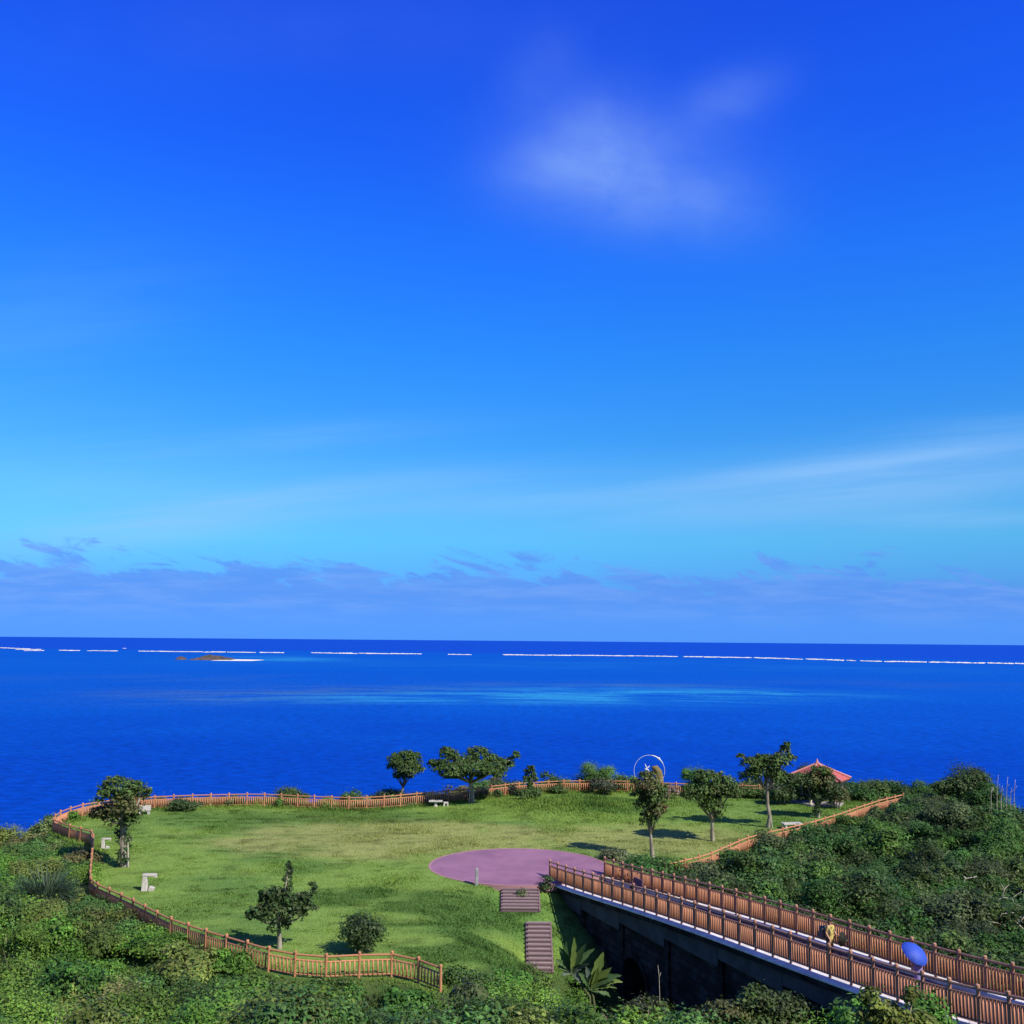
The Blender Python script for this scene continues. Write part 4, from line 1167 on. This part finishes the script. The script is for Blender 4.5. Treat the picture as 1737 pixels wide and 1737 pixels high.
def deck_at(px, t):
    """point on the deck seen in photo column px, t metres from the nearer kerb"""
    best = None
    for i in range(0, 4800):
        s = i * 0.01; p = B(s, t, DZ(s) + 0.6)
        x = 868.5 + FPX * (p - CPOS).dot(CR) / (p - CPOS).dot(CF)
        if x >= px: best = s; break
    return B(best, t, DZ(best) - 0.12), best


def people():
    sk = mat('skin', (.5, .3, .2), 0.6, 0.3); hair = mat('hair', (.02, .014, .012), 0.5, 0.4)
    ysh = mat('yellow_floral_shirt', (.5, .41, .13), 0.8, 0.1, base2=(.17, .16, .05), vscale=9.0, thr=(.5, .56))
    lav = mat('lavender_cloth', (.22, .19, .42), 0.8, 0.1, var=0.15); drk = mat('dark_trousers', (.04, .04, .05), 0.8, 0.1)
    p, s = deck_at(1407, 2.45)
    yaw = math.atan2(BDIR.y, BDIR.x)
    pr = person('person in a yellow floral shirt walking on the footbridge with a grey backpack', p, yaw + 0.25, sk, ysh, drk, hair, 1.76,
                arms=[((.06, .27, 1.13), (.28, .2, 1.0)), ((.02, -.25, 1.14), (.16, -.24, .95))], shirt_hem=0.5)
    F = Vector((math.cos(yaw + .25), math.sin(yaw + .25), 0)); Sd = Vector((-F.y, F.x, 0))
    gm = mat('grey_canvas', (.1, .1, .115), 0.85, 0.15, var=0.2)
    bp = empty('backpack', p - F * 0.33 + Vector((0, 0, 0.98)), 'boxy grey backpack worn by the person in the yellow shirt', 'backpack', rz=yaw + .25)
    mb = MB(); mb.box((-.03, 0, .12), (.26, .36, .55)); o = mb.build('bag_body', gm, bp); b = o.modifiers.new('bevel', 'BEVEL'); b.width = .07; b.segments = 3
    mb = MB(); mb.box((-.18, 0, .02), (.1, .28, .26)); o = mb.build('pocket', gm, bp); b = o.modifiers.new('bevel', 'BEVEL'); b.width = .04; b.segments = 3
    for sd in (1, -1):
        mb = MB(); mb.tube([(.08, sd * .13, .4), (.22, sd * .15, .5), (.42, sd * .15, .42), (.5, sd * .15, .2), (.38, sd * .18, -.02), (.1, sd * .16, -.1)], .022, 6); mb.build('strap', gm, bp, True)
    blk = mat('black_umbrella_cloth', (.012, .014, .01), 0.7, 0.2)
    hnd = p + F * .36 + Sd * .2 + Vector((0, 0, .95))
    umbrella('black umbrella held low in front of the person in the yellow shirt', hnd, hnd + (F * .36 + Sd * 0.1 + Vector((0, 0, -.02))), .34, .22, blk)
    p2, s2 = deck_at(1557, 1.95)
    person('person in lavender clothes under a blue umbrella on the footbridge', p2, yaw + math.pi - .1, sk, lav, mat('pale_shoes', (.6, .58, .6), 0.6, 0.3), hair, 1.58,
           arms=[((.08, .24, 1.15), (.22, .16, 1.28)), ((.02, -.25, 1.14), (.1, -.25, .92))], long_dress=True)
    bl = mat('blue_umbrella_cloth', (.025, .07, .45), 0.6, 0.3, var=0.1)
    F2 = Vector((math.cos(yaw + math.pi - .1), math.sin(yaw + math.pi - .1), 0)); S2 = Vector((-F2.y, F2.x, 0))
    hnd = p2 + F2 * .27 + S2 * .15 + Vector((0, 0, 1.22))
    umbrella('open blue umbrella carried by the person in lavender', hnd, hnd + Vector((.24, -.32, .52)), .57, .3, bl)
    # low seat blocks near the plaza end of the deck
    q, sq = deck_at(1078, 3.1)
    e = empty('deck_bench', q, 'small dark purple bench on the footbridge near the plaza', 'bench', rz=yaw)
    pm = mat('dark_bench_wood', (.11, .075, .12), 0.8, 0.2, var=.2)
    mb = MB(); mb.box((0, 0, .44), (1.1, .42, .07)); mb.build('seat', pm, e)
    for sx in (-.42, .42):
        mb = MB(); mb.box((sx, 0, .202), (.12, .36, .4)); mb.build('leg', pm, e)
    mb = MB(); mb.box((0, .2, .7), (1.1, .06, .36)); mb.build('backrest', pm, e)


# ------------------------------------------------------------------ single plants
def blade_leaf(mb_parts, base, d0, L, W, droop, col, seg=9, fold=0.25, tatter=0.0, face=None):
    """a long leaf strip bending over; appended as arrays"""
    base = Vector(base); d = Vector(d0).normalized(); side = d.cross(Vector((0, 0, 1)))
    if face is not None: side = d.cross(Vector(face))
    side = side.normalized() if side.length > 1e-3 else Vector((1, 0, 0))
    p = base.copy(); V = []; 
    for i in range(seg + 1):
        f = i / seg; w = W * (math.sin(math.pi * min(1, 0.08 + f * 0.92)) ** 0.7) * (1 - 0.15 * f) * (1 + tatter * random.uniform(-1, .4))
        up = side.cross(d).normalized()
        V += [p - side * w + up * w * fold, p, p + side * w + up * w * fold]
        d = (d + Vector((0, 0, -droop / seg))).normalized(); p = p + d * (L / seg)
    Q = []
    for i in range(seg):
        a = 3 * i; Q += [(a, a + 1, a + 4, a + 3), (a + 1, a + 2, a + 5, a + 4)]
    mb_parts.append((np.array([tuple(v) for v in V]), np.array(Q), np.tile(np.array(col)[None], (len(V), 1)) * RNG.uniform(.85, 1.15, (len(V), 1))))


def banana(label, foot, depth, stems):
    p = at_depth(foot[0], foot[1], depth); g = Vector((p.x, p.y, gz(p.x, p.y)))
    root = empty('banana_plant', g, label, 'plant')
    mb = MB(); rp = lambda px, py: at_depth(px, py, depth) - g
    for i, (pts, lv) in enumerate(stems):
        q = [Vector((0, 0, -.2))] + [rp(*a) for a in pts]
        mb.tube(q, [.09] + [.075 - .04 * j / len(pts) for j in range(len(pts))], 8)
        for (tx, ty, W, droop, c) in lv:
            b = q[-1]; e = rp(tx, ty); v = e - b; parts = []
            L = v.length * (1 + 0.18 * droop); 
            d0 = v.normalized() + Vector((0, random.uniform(-.25, .1), 0.5 * droop))
            blade_leaf(parts, b, d0, L, W * 1.25, droop, c, 12, 0.3, 0.3, (random.uniform(-.5, .7), -1, random.uniform(-.1, .5)))
            V, Q, C = parts[0]
            obj_of('leaf', np_mesh('leaf', V, Q, LEAF, C, True), root)
    mb.build('stem', mat('banana_stem', (.09, .11, .05), .8, .1), root, True)


def spiky(label, base, depth, R, H, n, col, name='spiky_plant'):
    v = ray(*base); ts = np.linspace(36, 120, 1500); dz = CAMZ + v.z * ts - ground(v.x * ts, v.y * ts)
    depth = float(ts[np.nonzero(dz < depth)[0][0]])
    p = at_depth(base[0], base[1], depth); g = Vector((p.x, p.y, gz(p.x, p.y))); lift = max(0, p.z - g.z - 0.2)
    root = empty(name, g, label, 'plant'); parts = []
    for i in range(n):
        a = random.uniform(0, 6.283); r = random.random() ** .5 * R * 0.55; el = random.uniform(.5, 1.4)
        d = Vector((math.cos(a) * math.cos(el), math.sin(a) * math.cos(el), math.sin(el)))
        blade_leaf(parts, (math.cos(a) * r, math.sin(a) * r, lift * random.uniform(.6, 1)), d, H * random.uniform(.6, 1.15), .03, random.uniform(.6, 1.7), np.array(col) * random.uniform(.65, 1.4), 6, .3)
    V, Q, C = stack(parts); obj_of('leaves', np_mesh('leaves', V, Q, LEAF, C), root)
    if lift > .3:
        mb = MB()
        for i in range(6):
            a = i; mb.tube([(math.cos(a) * .3, math.sin(a) * .3, -.3), (math.cos(a) * R * .4, math.sin(a) * R * .4, lift)], .05, 6)
        mb.build('stem', M_BARK, root)


def dead_branch(label, depth, lines, r=0.05, name='dead_branch', over=0.0):
    """bare wood drawn through photo points, rooted on the ground below its first point"""
    if depth is None:      # lying on top of the scrub
        v = ray(*lines[0][0]); ts = np.linspace(36, 120, 1500); dz = CAMZ + v.z * ts - ground(v.x * ts, v.y * ts)
        depth = float(ts[np.nonzero(dz < over)[0][0]])
    p = at_depth(*lines[0][0], depth); g = p - Vector((0, 0, 1.0)) if over else Vector((p.x, p.y, gz(p.x, p.y)))
    root = empty(name, g, label, 'branch'); mb = MB()
    for j, ln in enumerate(lines):
        q = [at_depth(a, b, depth + random.uniform(-.2, .2)) - g for a, b in ln]
        if j == 0: q = [Vector((0.3, 0.5, 0.0)) if over else Vector((0, 0, -.2))] + q
        mb.tube(q, [r * (1 - .7 * i / (len(q) - 1)) for i in range(len(q))], 6)
    mb.build('wood', M_DRY, root, True)


def rock(label, base, depth, size):
    p = at_depth(*base, depth); root = empty('boulder', (p.x, p.y, gz(p.x, p.y)), label, 'rock', 'grey boulders under the fence')
    h = p.z - gz(p.x, p.y)
    mb = MB(); mb.ellipsoid((0, 0, h * .5), (size, size * .7, max(size * .6, h * .6 + .1)), 12, 8, .1); mb.build('stone', M_GREY, root)


# ================================================================== BUILD
terrain(); plaza(); sea(); islet(); grass()
lawn_fences(); bridge(); stairs()


# scrub masses -----------------------------------------------------
def cap_front(X, Y, s, t, d, e, G, r):
    free = r.uniform(1.0, 3.0, X.size)
    lim = zl0(Y) + np.where(Y < 78, 0.24, 0.12) * d + r.uniform(-.4, .45, X.size) - G
    lim = np.where((t > -10) & (Y > 54), np.minimum(lim, 0.35 + 0.22 * d), np.where(t > -9, np.minimum(lim, 1.9), lim))
    lim = lim - np.where((X < -24) & (d < 4), 0.5, 0) - np.where((X > -15) & (d < 5.5) & (Y < 62), 0.75, 0)
    return np.minimum(free, np.maximum(lim, np.where((X > -15) & (d < 3), 0.4, 0.6)))


def cap_right(X, Y, s, t, d, e, G, r):
    free = r.uniform(1.1, 3.1, X.size)
    lim = np.where((d < 12) & (X < 41), zl0(Y) + 0.13 * d + r.uniform(0, .55, X.size) - G, 9)
    lim = np.where(t < 9, np.minimum(lim, zl0(Y) + 0.3 + 0.1 * t - G), lim)
    return np.clip(np.minimum(free, lim), 0.5, 3)


def cap_back(X, Y, s, t, d, e, G, r):
    return np.where(r.random(X.size) < .25, r.uniform(.9, 1.9, X.size), r.uniform(.4, 1.0, X.size)) * np.where(X < -4, .45, 1) + (zl0(Y) - G) * .6


back = lambda X, Y, d: (Y > 88) & (X < 30) & (X > -34)
scrub('scrub_slope', 'dense green scrub on the slope below the lawn', lambda X, Y, s, t, d, e: (t < 0) & ~back(X, Y, d) & (e < 5), 1.8, 0.18, cap_front, PALETTE * np.array([1.2, 1.18, 1.0]), 1.05, 3)
scrub('scrub_hillside', 'dark dense scrub on the hillside right of the bridge', lambda X, Y, s, t, d, e: (t > 0) & ~back(X, Y, d) & (e < 6) & (s > -40), 1.8, 0.22, cap_right, PALETTE[[7, 0, 5, 1, 5, 4, 0, 1, 8, 5]] * 0.85, 1.05, 4)
scrub('scrub_cliff_edge', 'low scrub growing behind the back fence on the cliff edge', lambda X, Y, s, t, d, e: back(X, Y, d) & (d > .7) & (d < 5), 1.4, 0.2, cap_back, PALETTE, 1.0, 5)
RNG = np.random.default_rng(77)

# trees on the lawn ------------------------------------------------
OL = (.085, .1, .035)
tree('broad dark tree with an ivy covered trunk near the left corner of the lawn', (210, 1470), [(210, 1440), (208, 1400), (207, 1365)],
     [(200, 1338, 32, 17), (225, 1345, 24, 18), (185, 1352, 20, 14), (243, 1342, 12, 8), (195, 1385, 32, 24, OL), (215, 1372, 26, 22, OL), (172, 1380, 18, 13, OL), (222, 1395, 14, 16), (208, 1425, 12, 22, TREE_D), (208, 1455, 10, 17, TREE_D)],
     leaf=0.26, dens=1.15, tr=0.28, stakes=((.45, -.3, 1.7),))
tree('grey green tree with a spiky leading shoot just inside the near fence', (474, 1609), [(474, 1590), (473, 1570), (474, 1545)],
     [(470, 1545, 34, 24, TREE_D), (440, 1550, 20, 13, TREE_D), (500, 1545, 22, 20, TREE_D), (516, 1528, 13, 16, TREE_D), (530, 1507, 6, 12, TREE_D), (462, 1520, 20, 15, TREE_D), (488, 1520, 12, 18, TREE_D), (489, 1490, 7, 16, TREE_D), (489, 1471, 4, 8, TREE_D), (451, 1525, 8, 10, TREE_D), (425, 1553, 9, 8, TREE_D), (473, 1570, 16, 12, TREE_D), (528, 1540, 9, 9, TREE_D)],
     leaf=0.24, tr=0.15, dens=1.05)
tree('small round tree leaning over the dark part of the back fence', (684, 1357), [(681, 1345), (684, 1335), (687, 1322)],
     [(687, 1300, 24, 20), (672, 1292, 15, 12), (703, 1290, 14, 12), (690, 1282, 12, 10), (685, 1316, 16, 8), (707, 1305, 11, 9), (665, 1300, 9, 7), (690, 1306, 18, 9, TREE_G, -1.6)], leaf=0.28, tr=0.2, stakes=((-.5, -.4, 1.1), (.45, -.4, 1.1)))
tree('wide flat crowned tree against the sea by the back fence', (800, 1361), [(800, 1342), (798, 1328), (797, 1318)],
     [(797, 1300, 34, 20), (765, 1282, 17, 12), (755, 1305, 24, 13), (740, 1297, 14, 8), (813, 1280, 18, 12), (838, 1300, 26, 15), (858, 1296, 14, 10), (874, 1283, 8, 7), (830, 1312, 26, 9), (775, 1315, 24, 9), (732, 1295, 6, 4), (755, 1275, 10, 7), (770, 1308, 24, 10, TREE_G, -2.2), (810, 1306, 26, 10, TREE_G, -2.4), (840, 1306, 20, 9, TREE_G, -2.0)],
     leaf=0.3, tr=0.22, stakes=((-.25, -.4, 1.4), (.25, -.4, 1.4)))
tree('slim sapling like a small column by the back fence', (899, 1352), [(899, 1338), (900, 1325)], [(900, 1311, 10, 11), (902, 1322, 9, 9), (892, 1324, 7, 6), (899, 1334, 6, 8)], leaf=0.26, tr=0.09)
tree('tall narrow tree on a pale trunk nearest the bridge', (1107, 1455), [(1105, 1435), (1104, 1418), (1103, 1400)],
     [(1098, 1330, 24, 18, OL), (1108, 1350, 20, 18), (1092, 1365, 14, 16), (1112, 1375, 16, 18, OL), (1103, 1390, 15, 12), (1085, 1347, 14, 9), (1120, 1340, 10, 10), (1095, 1316, 10, 6)], leaf=0.24, tr=0.17)
tree('round topped tree on a pale trunk in the middle of the right hand trees', (1209, 1427), [(1208, 1410), (1208, 1392), (1207, 1378)],
     [(1205, 1340, 34, 20), (1180, 1350, 22, 15), (1228, 1330, 24, 14), (1200, 1320, 24, 12), (1240, 1345, 14, 12), (1172, 1340, 16, 9), (1208, 1365, 20, 14), (1190, 1312, 10, 6), (1218, 1382, 8, 8)], leaf=0.26, tr=0.18)
tree('tall tree with a leaning top shoot left of the pavilion', (1303, 1404), [(1306, 1385), (1302, 1365), (1301, 1340), (1303, 1318)],
     [(1298, 1305, 30, 18), (1275, 1295, 18, 9), (1258, 1283, 8, 4), (1320, 1295, 20, 16), (1331, 1278, 10, 12), (1335, 1265, 5, 6), (1275, 1318, 20, 12), (1318, 1318, 20, 11), (1343, 1285, 7, 5), (1300, 1288, 20, 8), (1340, 1325, 20, 12, TREE_D)],
     leaf=0.26, tr=0.2, stakes=((.3, -.3, 1.5),))
tree('dark dense tree standing in front of the pavilion roof', (1388, 1387), [(1388, 1372), (1386, 1360), (1386, 1345)],
     [(1385, 1325, 26, 20, OL), (1400, 1335, 20, 18, TREE_D), (1368, 1330, 18, 14, TREE_D), (1392, 1308, 14, 8), (1415, 1345, 14, 13, TREE_D), (1385, 1350, 16, 12, TREE_D), (1386, 1372, 7, 14, TREE_D), (1360, 1318, 10, 7)], leaf=0.24, tr=0.15)

# shrubs -----------------------------------------------------------
g = 'shrubs on the lawn and along the fences'
shrub('rounded dark shrub just behind the near fence', (614, 1617), [(613, 1585, 32, 24, TREE_D), (612, 1578, 28, 20, TREE_D), (615, 1600, 20, 14, TREE_D)], 0.2, 2.0, TREE_D, g)
shrub('dark low bush against the pinkish back fence at left', (312, 1375), [(305, 1365, 20, 9, TREE_D), (322, 1368, 14, 7)], 0.2, 1.6, TREE_D, g)
shrub('green bush overgrowing the gap in the back fence', (497, 1368), [(492, 1350, 22, 13), (512, 1356, 16, 8), (478, 1358, 12, 8)], 0.22, 1.6, TREE_G, g)
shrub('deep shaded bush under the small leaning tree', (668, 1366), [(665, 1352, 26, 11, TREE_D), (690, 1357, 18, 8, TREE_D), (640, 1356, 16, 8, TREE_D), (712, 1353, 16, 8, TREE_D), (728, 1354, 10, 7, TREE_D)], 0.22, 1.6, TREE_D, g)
shrub('leafy shrub at the foot of the slim sapling', (898, 1356), [(892, 1347, 20, 8), (908, 1346, 12, 8)], 0.2, 1.5, TREE_G, g)
shrub('low shrub beside the mound at the back fence', (948, 1346), [(946, 1340, 16, 6)], 0.2, 1.5, TREE_G, g)
shrub('dark purple green shrub in front of the back fence', (1024, 1348), [(1022, 1332, 22, 10, (.045, .06, .035)), (1035, 1338, 12, 6, TREE_D)], 0.22, 1.7, TREE_D, g)
shrub('pinkish flowering shrub right of the ring sculpture', (1137, 1356), [(1136, 1345, 14, 10, (.22, .17, .16)), (1128, 1350, 8, 6)], 0.18, 1.5, OL, g)
shrub('bright green bush at the foot of the tree nearest the bridge', (1100, 1472), [(1098, 1462, 20, 9), (1080, 1466, 12, 6), (1118, 1463, 12, 8)], 0.2, 1.5, (.06, .13, .03), g)
shrub('grey green low shrub at the right edge of the plaza', (1048, 1458), [(1040, 1450, 24, 8, (.11, .14, .07)), (1060, 1453, 14, 7, (.1, .14, .07))], 0.16, 1.3, OL, g)
shrub('low hedge of bushes left of the pavilion', (1268, 1354), [(1258, 1344, 14, 8), (1278, 1346, 14, 8), (1292, 1348, 12, 9, TREE_D)], 0.22, 1.6, TREE_G, g)
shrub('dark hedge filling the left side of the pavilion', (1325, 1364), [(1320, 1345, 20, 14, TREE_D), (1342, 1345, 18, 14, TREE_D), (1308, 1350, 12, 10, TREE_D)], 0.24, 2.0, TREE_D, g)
shrub('bush with a pale stone at its foot right of the pavilion', (1420, 1372), [(1418, 1356, 14, 14, OL), (1430, 1350, 12, 12)], 0.22, 1.6, OL, g)
shrub('brownish green thicket between the pavilion and the scrub', (1470, 1360), [(1455, 1343, 20, 11, OL), (1485, 1338, 22, 12), (1510, 1335, 16, 10, TREE_G), (1440, 1348, 12, 8)], 0.24, 1.7, TREE_G, g)
shrub('clump of weeds growing through the upper steps', (887, 1524), [(886, 1515, 9, 7, (.1, .14, .06))], 0.14, 1.0, OL, g)
shrub('dark creeper hanging over the end of the bridge wall', (925, 1545), [(925, 1508, 12, 12, TREE_D), (920, 1525, 9, 12, OL), (928, 1492, 10, 6, TREE_D)], 0.16, 1.3, TREE_D, g, depth=68.4)
shrub('leafy bush hiding the end of the near fence', (762, 1668), [(776, 1658, 24, 15), (806, 1668, 26, 13), (756, 1674, 14, 11)], 0.16, 1.6, (.06, .12, .028), g)
gb = 'tree tops in front of the bridge wall'
shrub('drooping leafed treetop in front of the dark bridge wall', (1090, 1737), [(1095, 1715, 32, 20, (.05, .07, .03)), (1060, 1725, 26, 16, (.05, .07, .03)), (1125, 1722, 14, 18, (.05, .075, .03)), (1085, 1740, 34, 16, (.05, .09, .028))], 0.2, 1.8, OL, gb, depth=50)
shrub('dense green treetop below the middle of the bridge', (1290, 1760), [(1285, 1700, 28, 22), (1330, 1712, 36, 22, (.045, .075, .028)), (1370, 1725, 28, 16, (.045, .075, .028)), (1230, 1715, 34, 16, OL), (1195, 1730, 26, 14, OL), (1300, 1735, 70, 20), (1400, 1745, 24, 16, TREE_D)], 0.2, 1.9, (.06, .1, .03), gb, depth=43)
shrub('bright yellow green bush reaching over the nearer bridge fence', (1520, 1760), [(1478, 1697, 22, 17, (.11, .145, .03)), (1510, 1722, 34, 16, (.12, .155, .03)), (1548, 1692, 16, 14, (.1, .13, .03)), (1560, 1730, 26, 14, (.11, .15, .03)), (1470, 1725, 16, 14, (.1, .13, .03)), (1530, 1745, 50, 14, (.1, .14, .03))], 0.22, 1.9, TREE_Y, gb, depth=33.5)

shrub('dark wind clipped bush standing highest on the right hand skyline', (1640, 1350), [(1622, 1334, 26, 15, TREE_D), (1652, 1329, 26, 16, TREE_D), (1672, 1345, 18, 14, TREE_D), (1600, 1338, 18, 12, TREE_G)], 0.26, 2.0, TREE_D, None, depth=93)
# single plants and dead wood --------------------------------------
LG = (.13, .2, .05); LD = (.06, .12, .045); LB = (.12, .16, .13)
banana('banana plant with tattered upright leaves below the bridge wall', (1005, 1725), 53,
       [([(1008, 1705), (1006, 1690), (1003, 1678)], [(1022, 1620, .24, .4, LG), (1046, 1648, .22, .9, LD), (1040, 1672, .25, 1.4, LG), (1030, 1690, .25, 1.6, LD), (985, 1650, .2, .8, LD), (1032, 1640, .2, .7, LG), (1012, 1640, .2, .5, LG), (1020, 1690, .2, 1.7, LD), (1028, 1655, .24, .7, LG), (1048, 1660, .22, 1.1, LG), (1000, 1655, .2, .7, LD), (1015, 1632, .14, .3, LG), (1038, 1675, .16, 1.9, LD), (1025, 1668, .15, 1.2, LG), (995, 1640, .14, .6, LB)]),
        ([(1000, 1690), (985, 1668), (970, 1650)], [(973, 1583, .17, .25, LG), (952, 1610, .2, .6, LD), (985, 1612, .2, .8, LB), (992, 1630, .24, 1.3, LB), (978, 1665, .22, 1.8, LB), (945, 1625, .15, .8, LD), (1000, 1612, .18, 1.0, LD), (962, 1600, .17, .4, LD), (990, 1600, .18, .7, LD), (955, 1650, .2, 1.5, LB), (980, 1625, .12, .5, LG), (968, 1640, .14, 1.2, LB), (947, 1638, .12, .7, LD)])])
spiky('large bluish spiky clump in the scrub left of the lawn', (78, 1512), 1.7, 1.7, 2.0, 600, (.06, .1, .06))
spiky('pale dry reeds standing in the scrub at the lower left', (22, 1660), 1.9, 0.9, 1.6, 90, (.17, .17, .09), 'reed_clump')
dead_branch('short white forked dead branch in the right hillside scrub', None, [[(1635, 1495), (1638, 1490), (1657, 1487)], [(1638, 1490), (1634, 1486)]], 0.07, over=2.2)
dead_branch('long grey dead branch above the right end of the bridge', None, [[(1668, 1562), (1690, 1565), (1708, 1572)], [(1690, 1565), (1700, 1550), (1720, 1548)]], 0.045, over=2.2)
dead_branch('leaning grey dead limb at the right edge of the scrub', None, [[(1737, 1577), (1728, 1568), (1722, 1563)], [(1728, 1568), (1737, 1555)]], 0.05, over=2.2)
dead_branch('tangle of thin brown dead twigs in the scrub at the right edge', None, [[(1690, 1530), (1700, 1522), (1716, 1524), (1733, 1512)], [(1700, 1522), (1704, 1508), (1712, 1500)], [(1716, 1524), (1722, 1534), (1736, 1538)], [(1704, 1508), (1698, 1500)]], 0.035, over=2.3)
dead_branch('curved grey dead branch high in the right hand scrub', None, [[(1726, 1452), (1730, 1470), (1724, 1490), (1712, 1500)], [(1724, 1490), (1737, 1495)]], 0.04, over=2.3)
dead_branch('tall bare stem rising in front of the bridge wall', 50, [[(1119, 1690), (1118, 1655), (1116, 1637)], [(1118, 1660), (1121, 1650)]], 0.02)
for i, (x, y0, y1) in enumerate([(1691, 1355, 1314), (1707, 1350, 1318), (1720, 1352, 1322), (1698, 1352, 1332), (1681, 1345, 1335), (1714, 1352, 1335)]):
    dead_branch('thin bare pale stalk standing up against the sea at the right', 87 + (i % 3), [[(x, y0 + 8), (x + 1, (y0 + y1) / 2), (x + 2.5, y1)], [(x + .5, (y0 + y1) / 2 + 4), (x + 5, (y0 + y1) / 2 - 4)]], 0.03, 'dry_stalk')
for o in [o for o in COL.objects if o.name.startswith('dry_stalk')]: o['group'] = 'bare stalks on the right skyline'
rock('grey boulder showing in the bushes below the near fence', (650, 1664), 52.5, .5)
rock('small grey boulder under the left part of the near fence', (207, 1557), 61.5, .4)

# pavilion, stonework, people --------------------------------------
pavilion(); ring_sculpture(); marker_post()
gamma_stone('white stone sculpture shaped like a bracket on the open lawn', (252, 1511), 1.0, 0.1)
gamma_stone('white stone bracket sculpture half hidden in the shade of the left tree', (179, 1440), 0.75, 0.15)
slab_bench('stone_bench', 'white stone bench with a low back by the left part of the back fence', (245, 1381), 1.0, .42, .5, 'bench', 'stone benches', .1, back=True)
slab_bench('stone_table', 'small white stone table in the shade of the back fence', (739, 1368), 1.25, .55, .6, 'table', None, 0, ped=True)
slab_bench('stone_stool', 'low stone stool right of the white stone table', (756, 1367), .45, .35, .4, 'stool', None, 0.2)
slab_bench('picnic_slab', 'pale stone slab seat behind the right hand fence', (1343, 1405), 1.7, .45, .7, 'bench', 'stone benches', .2)
people()
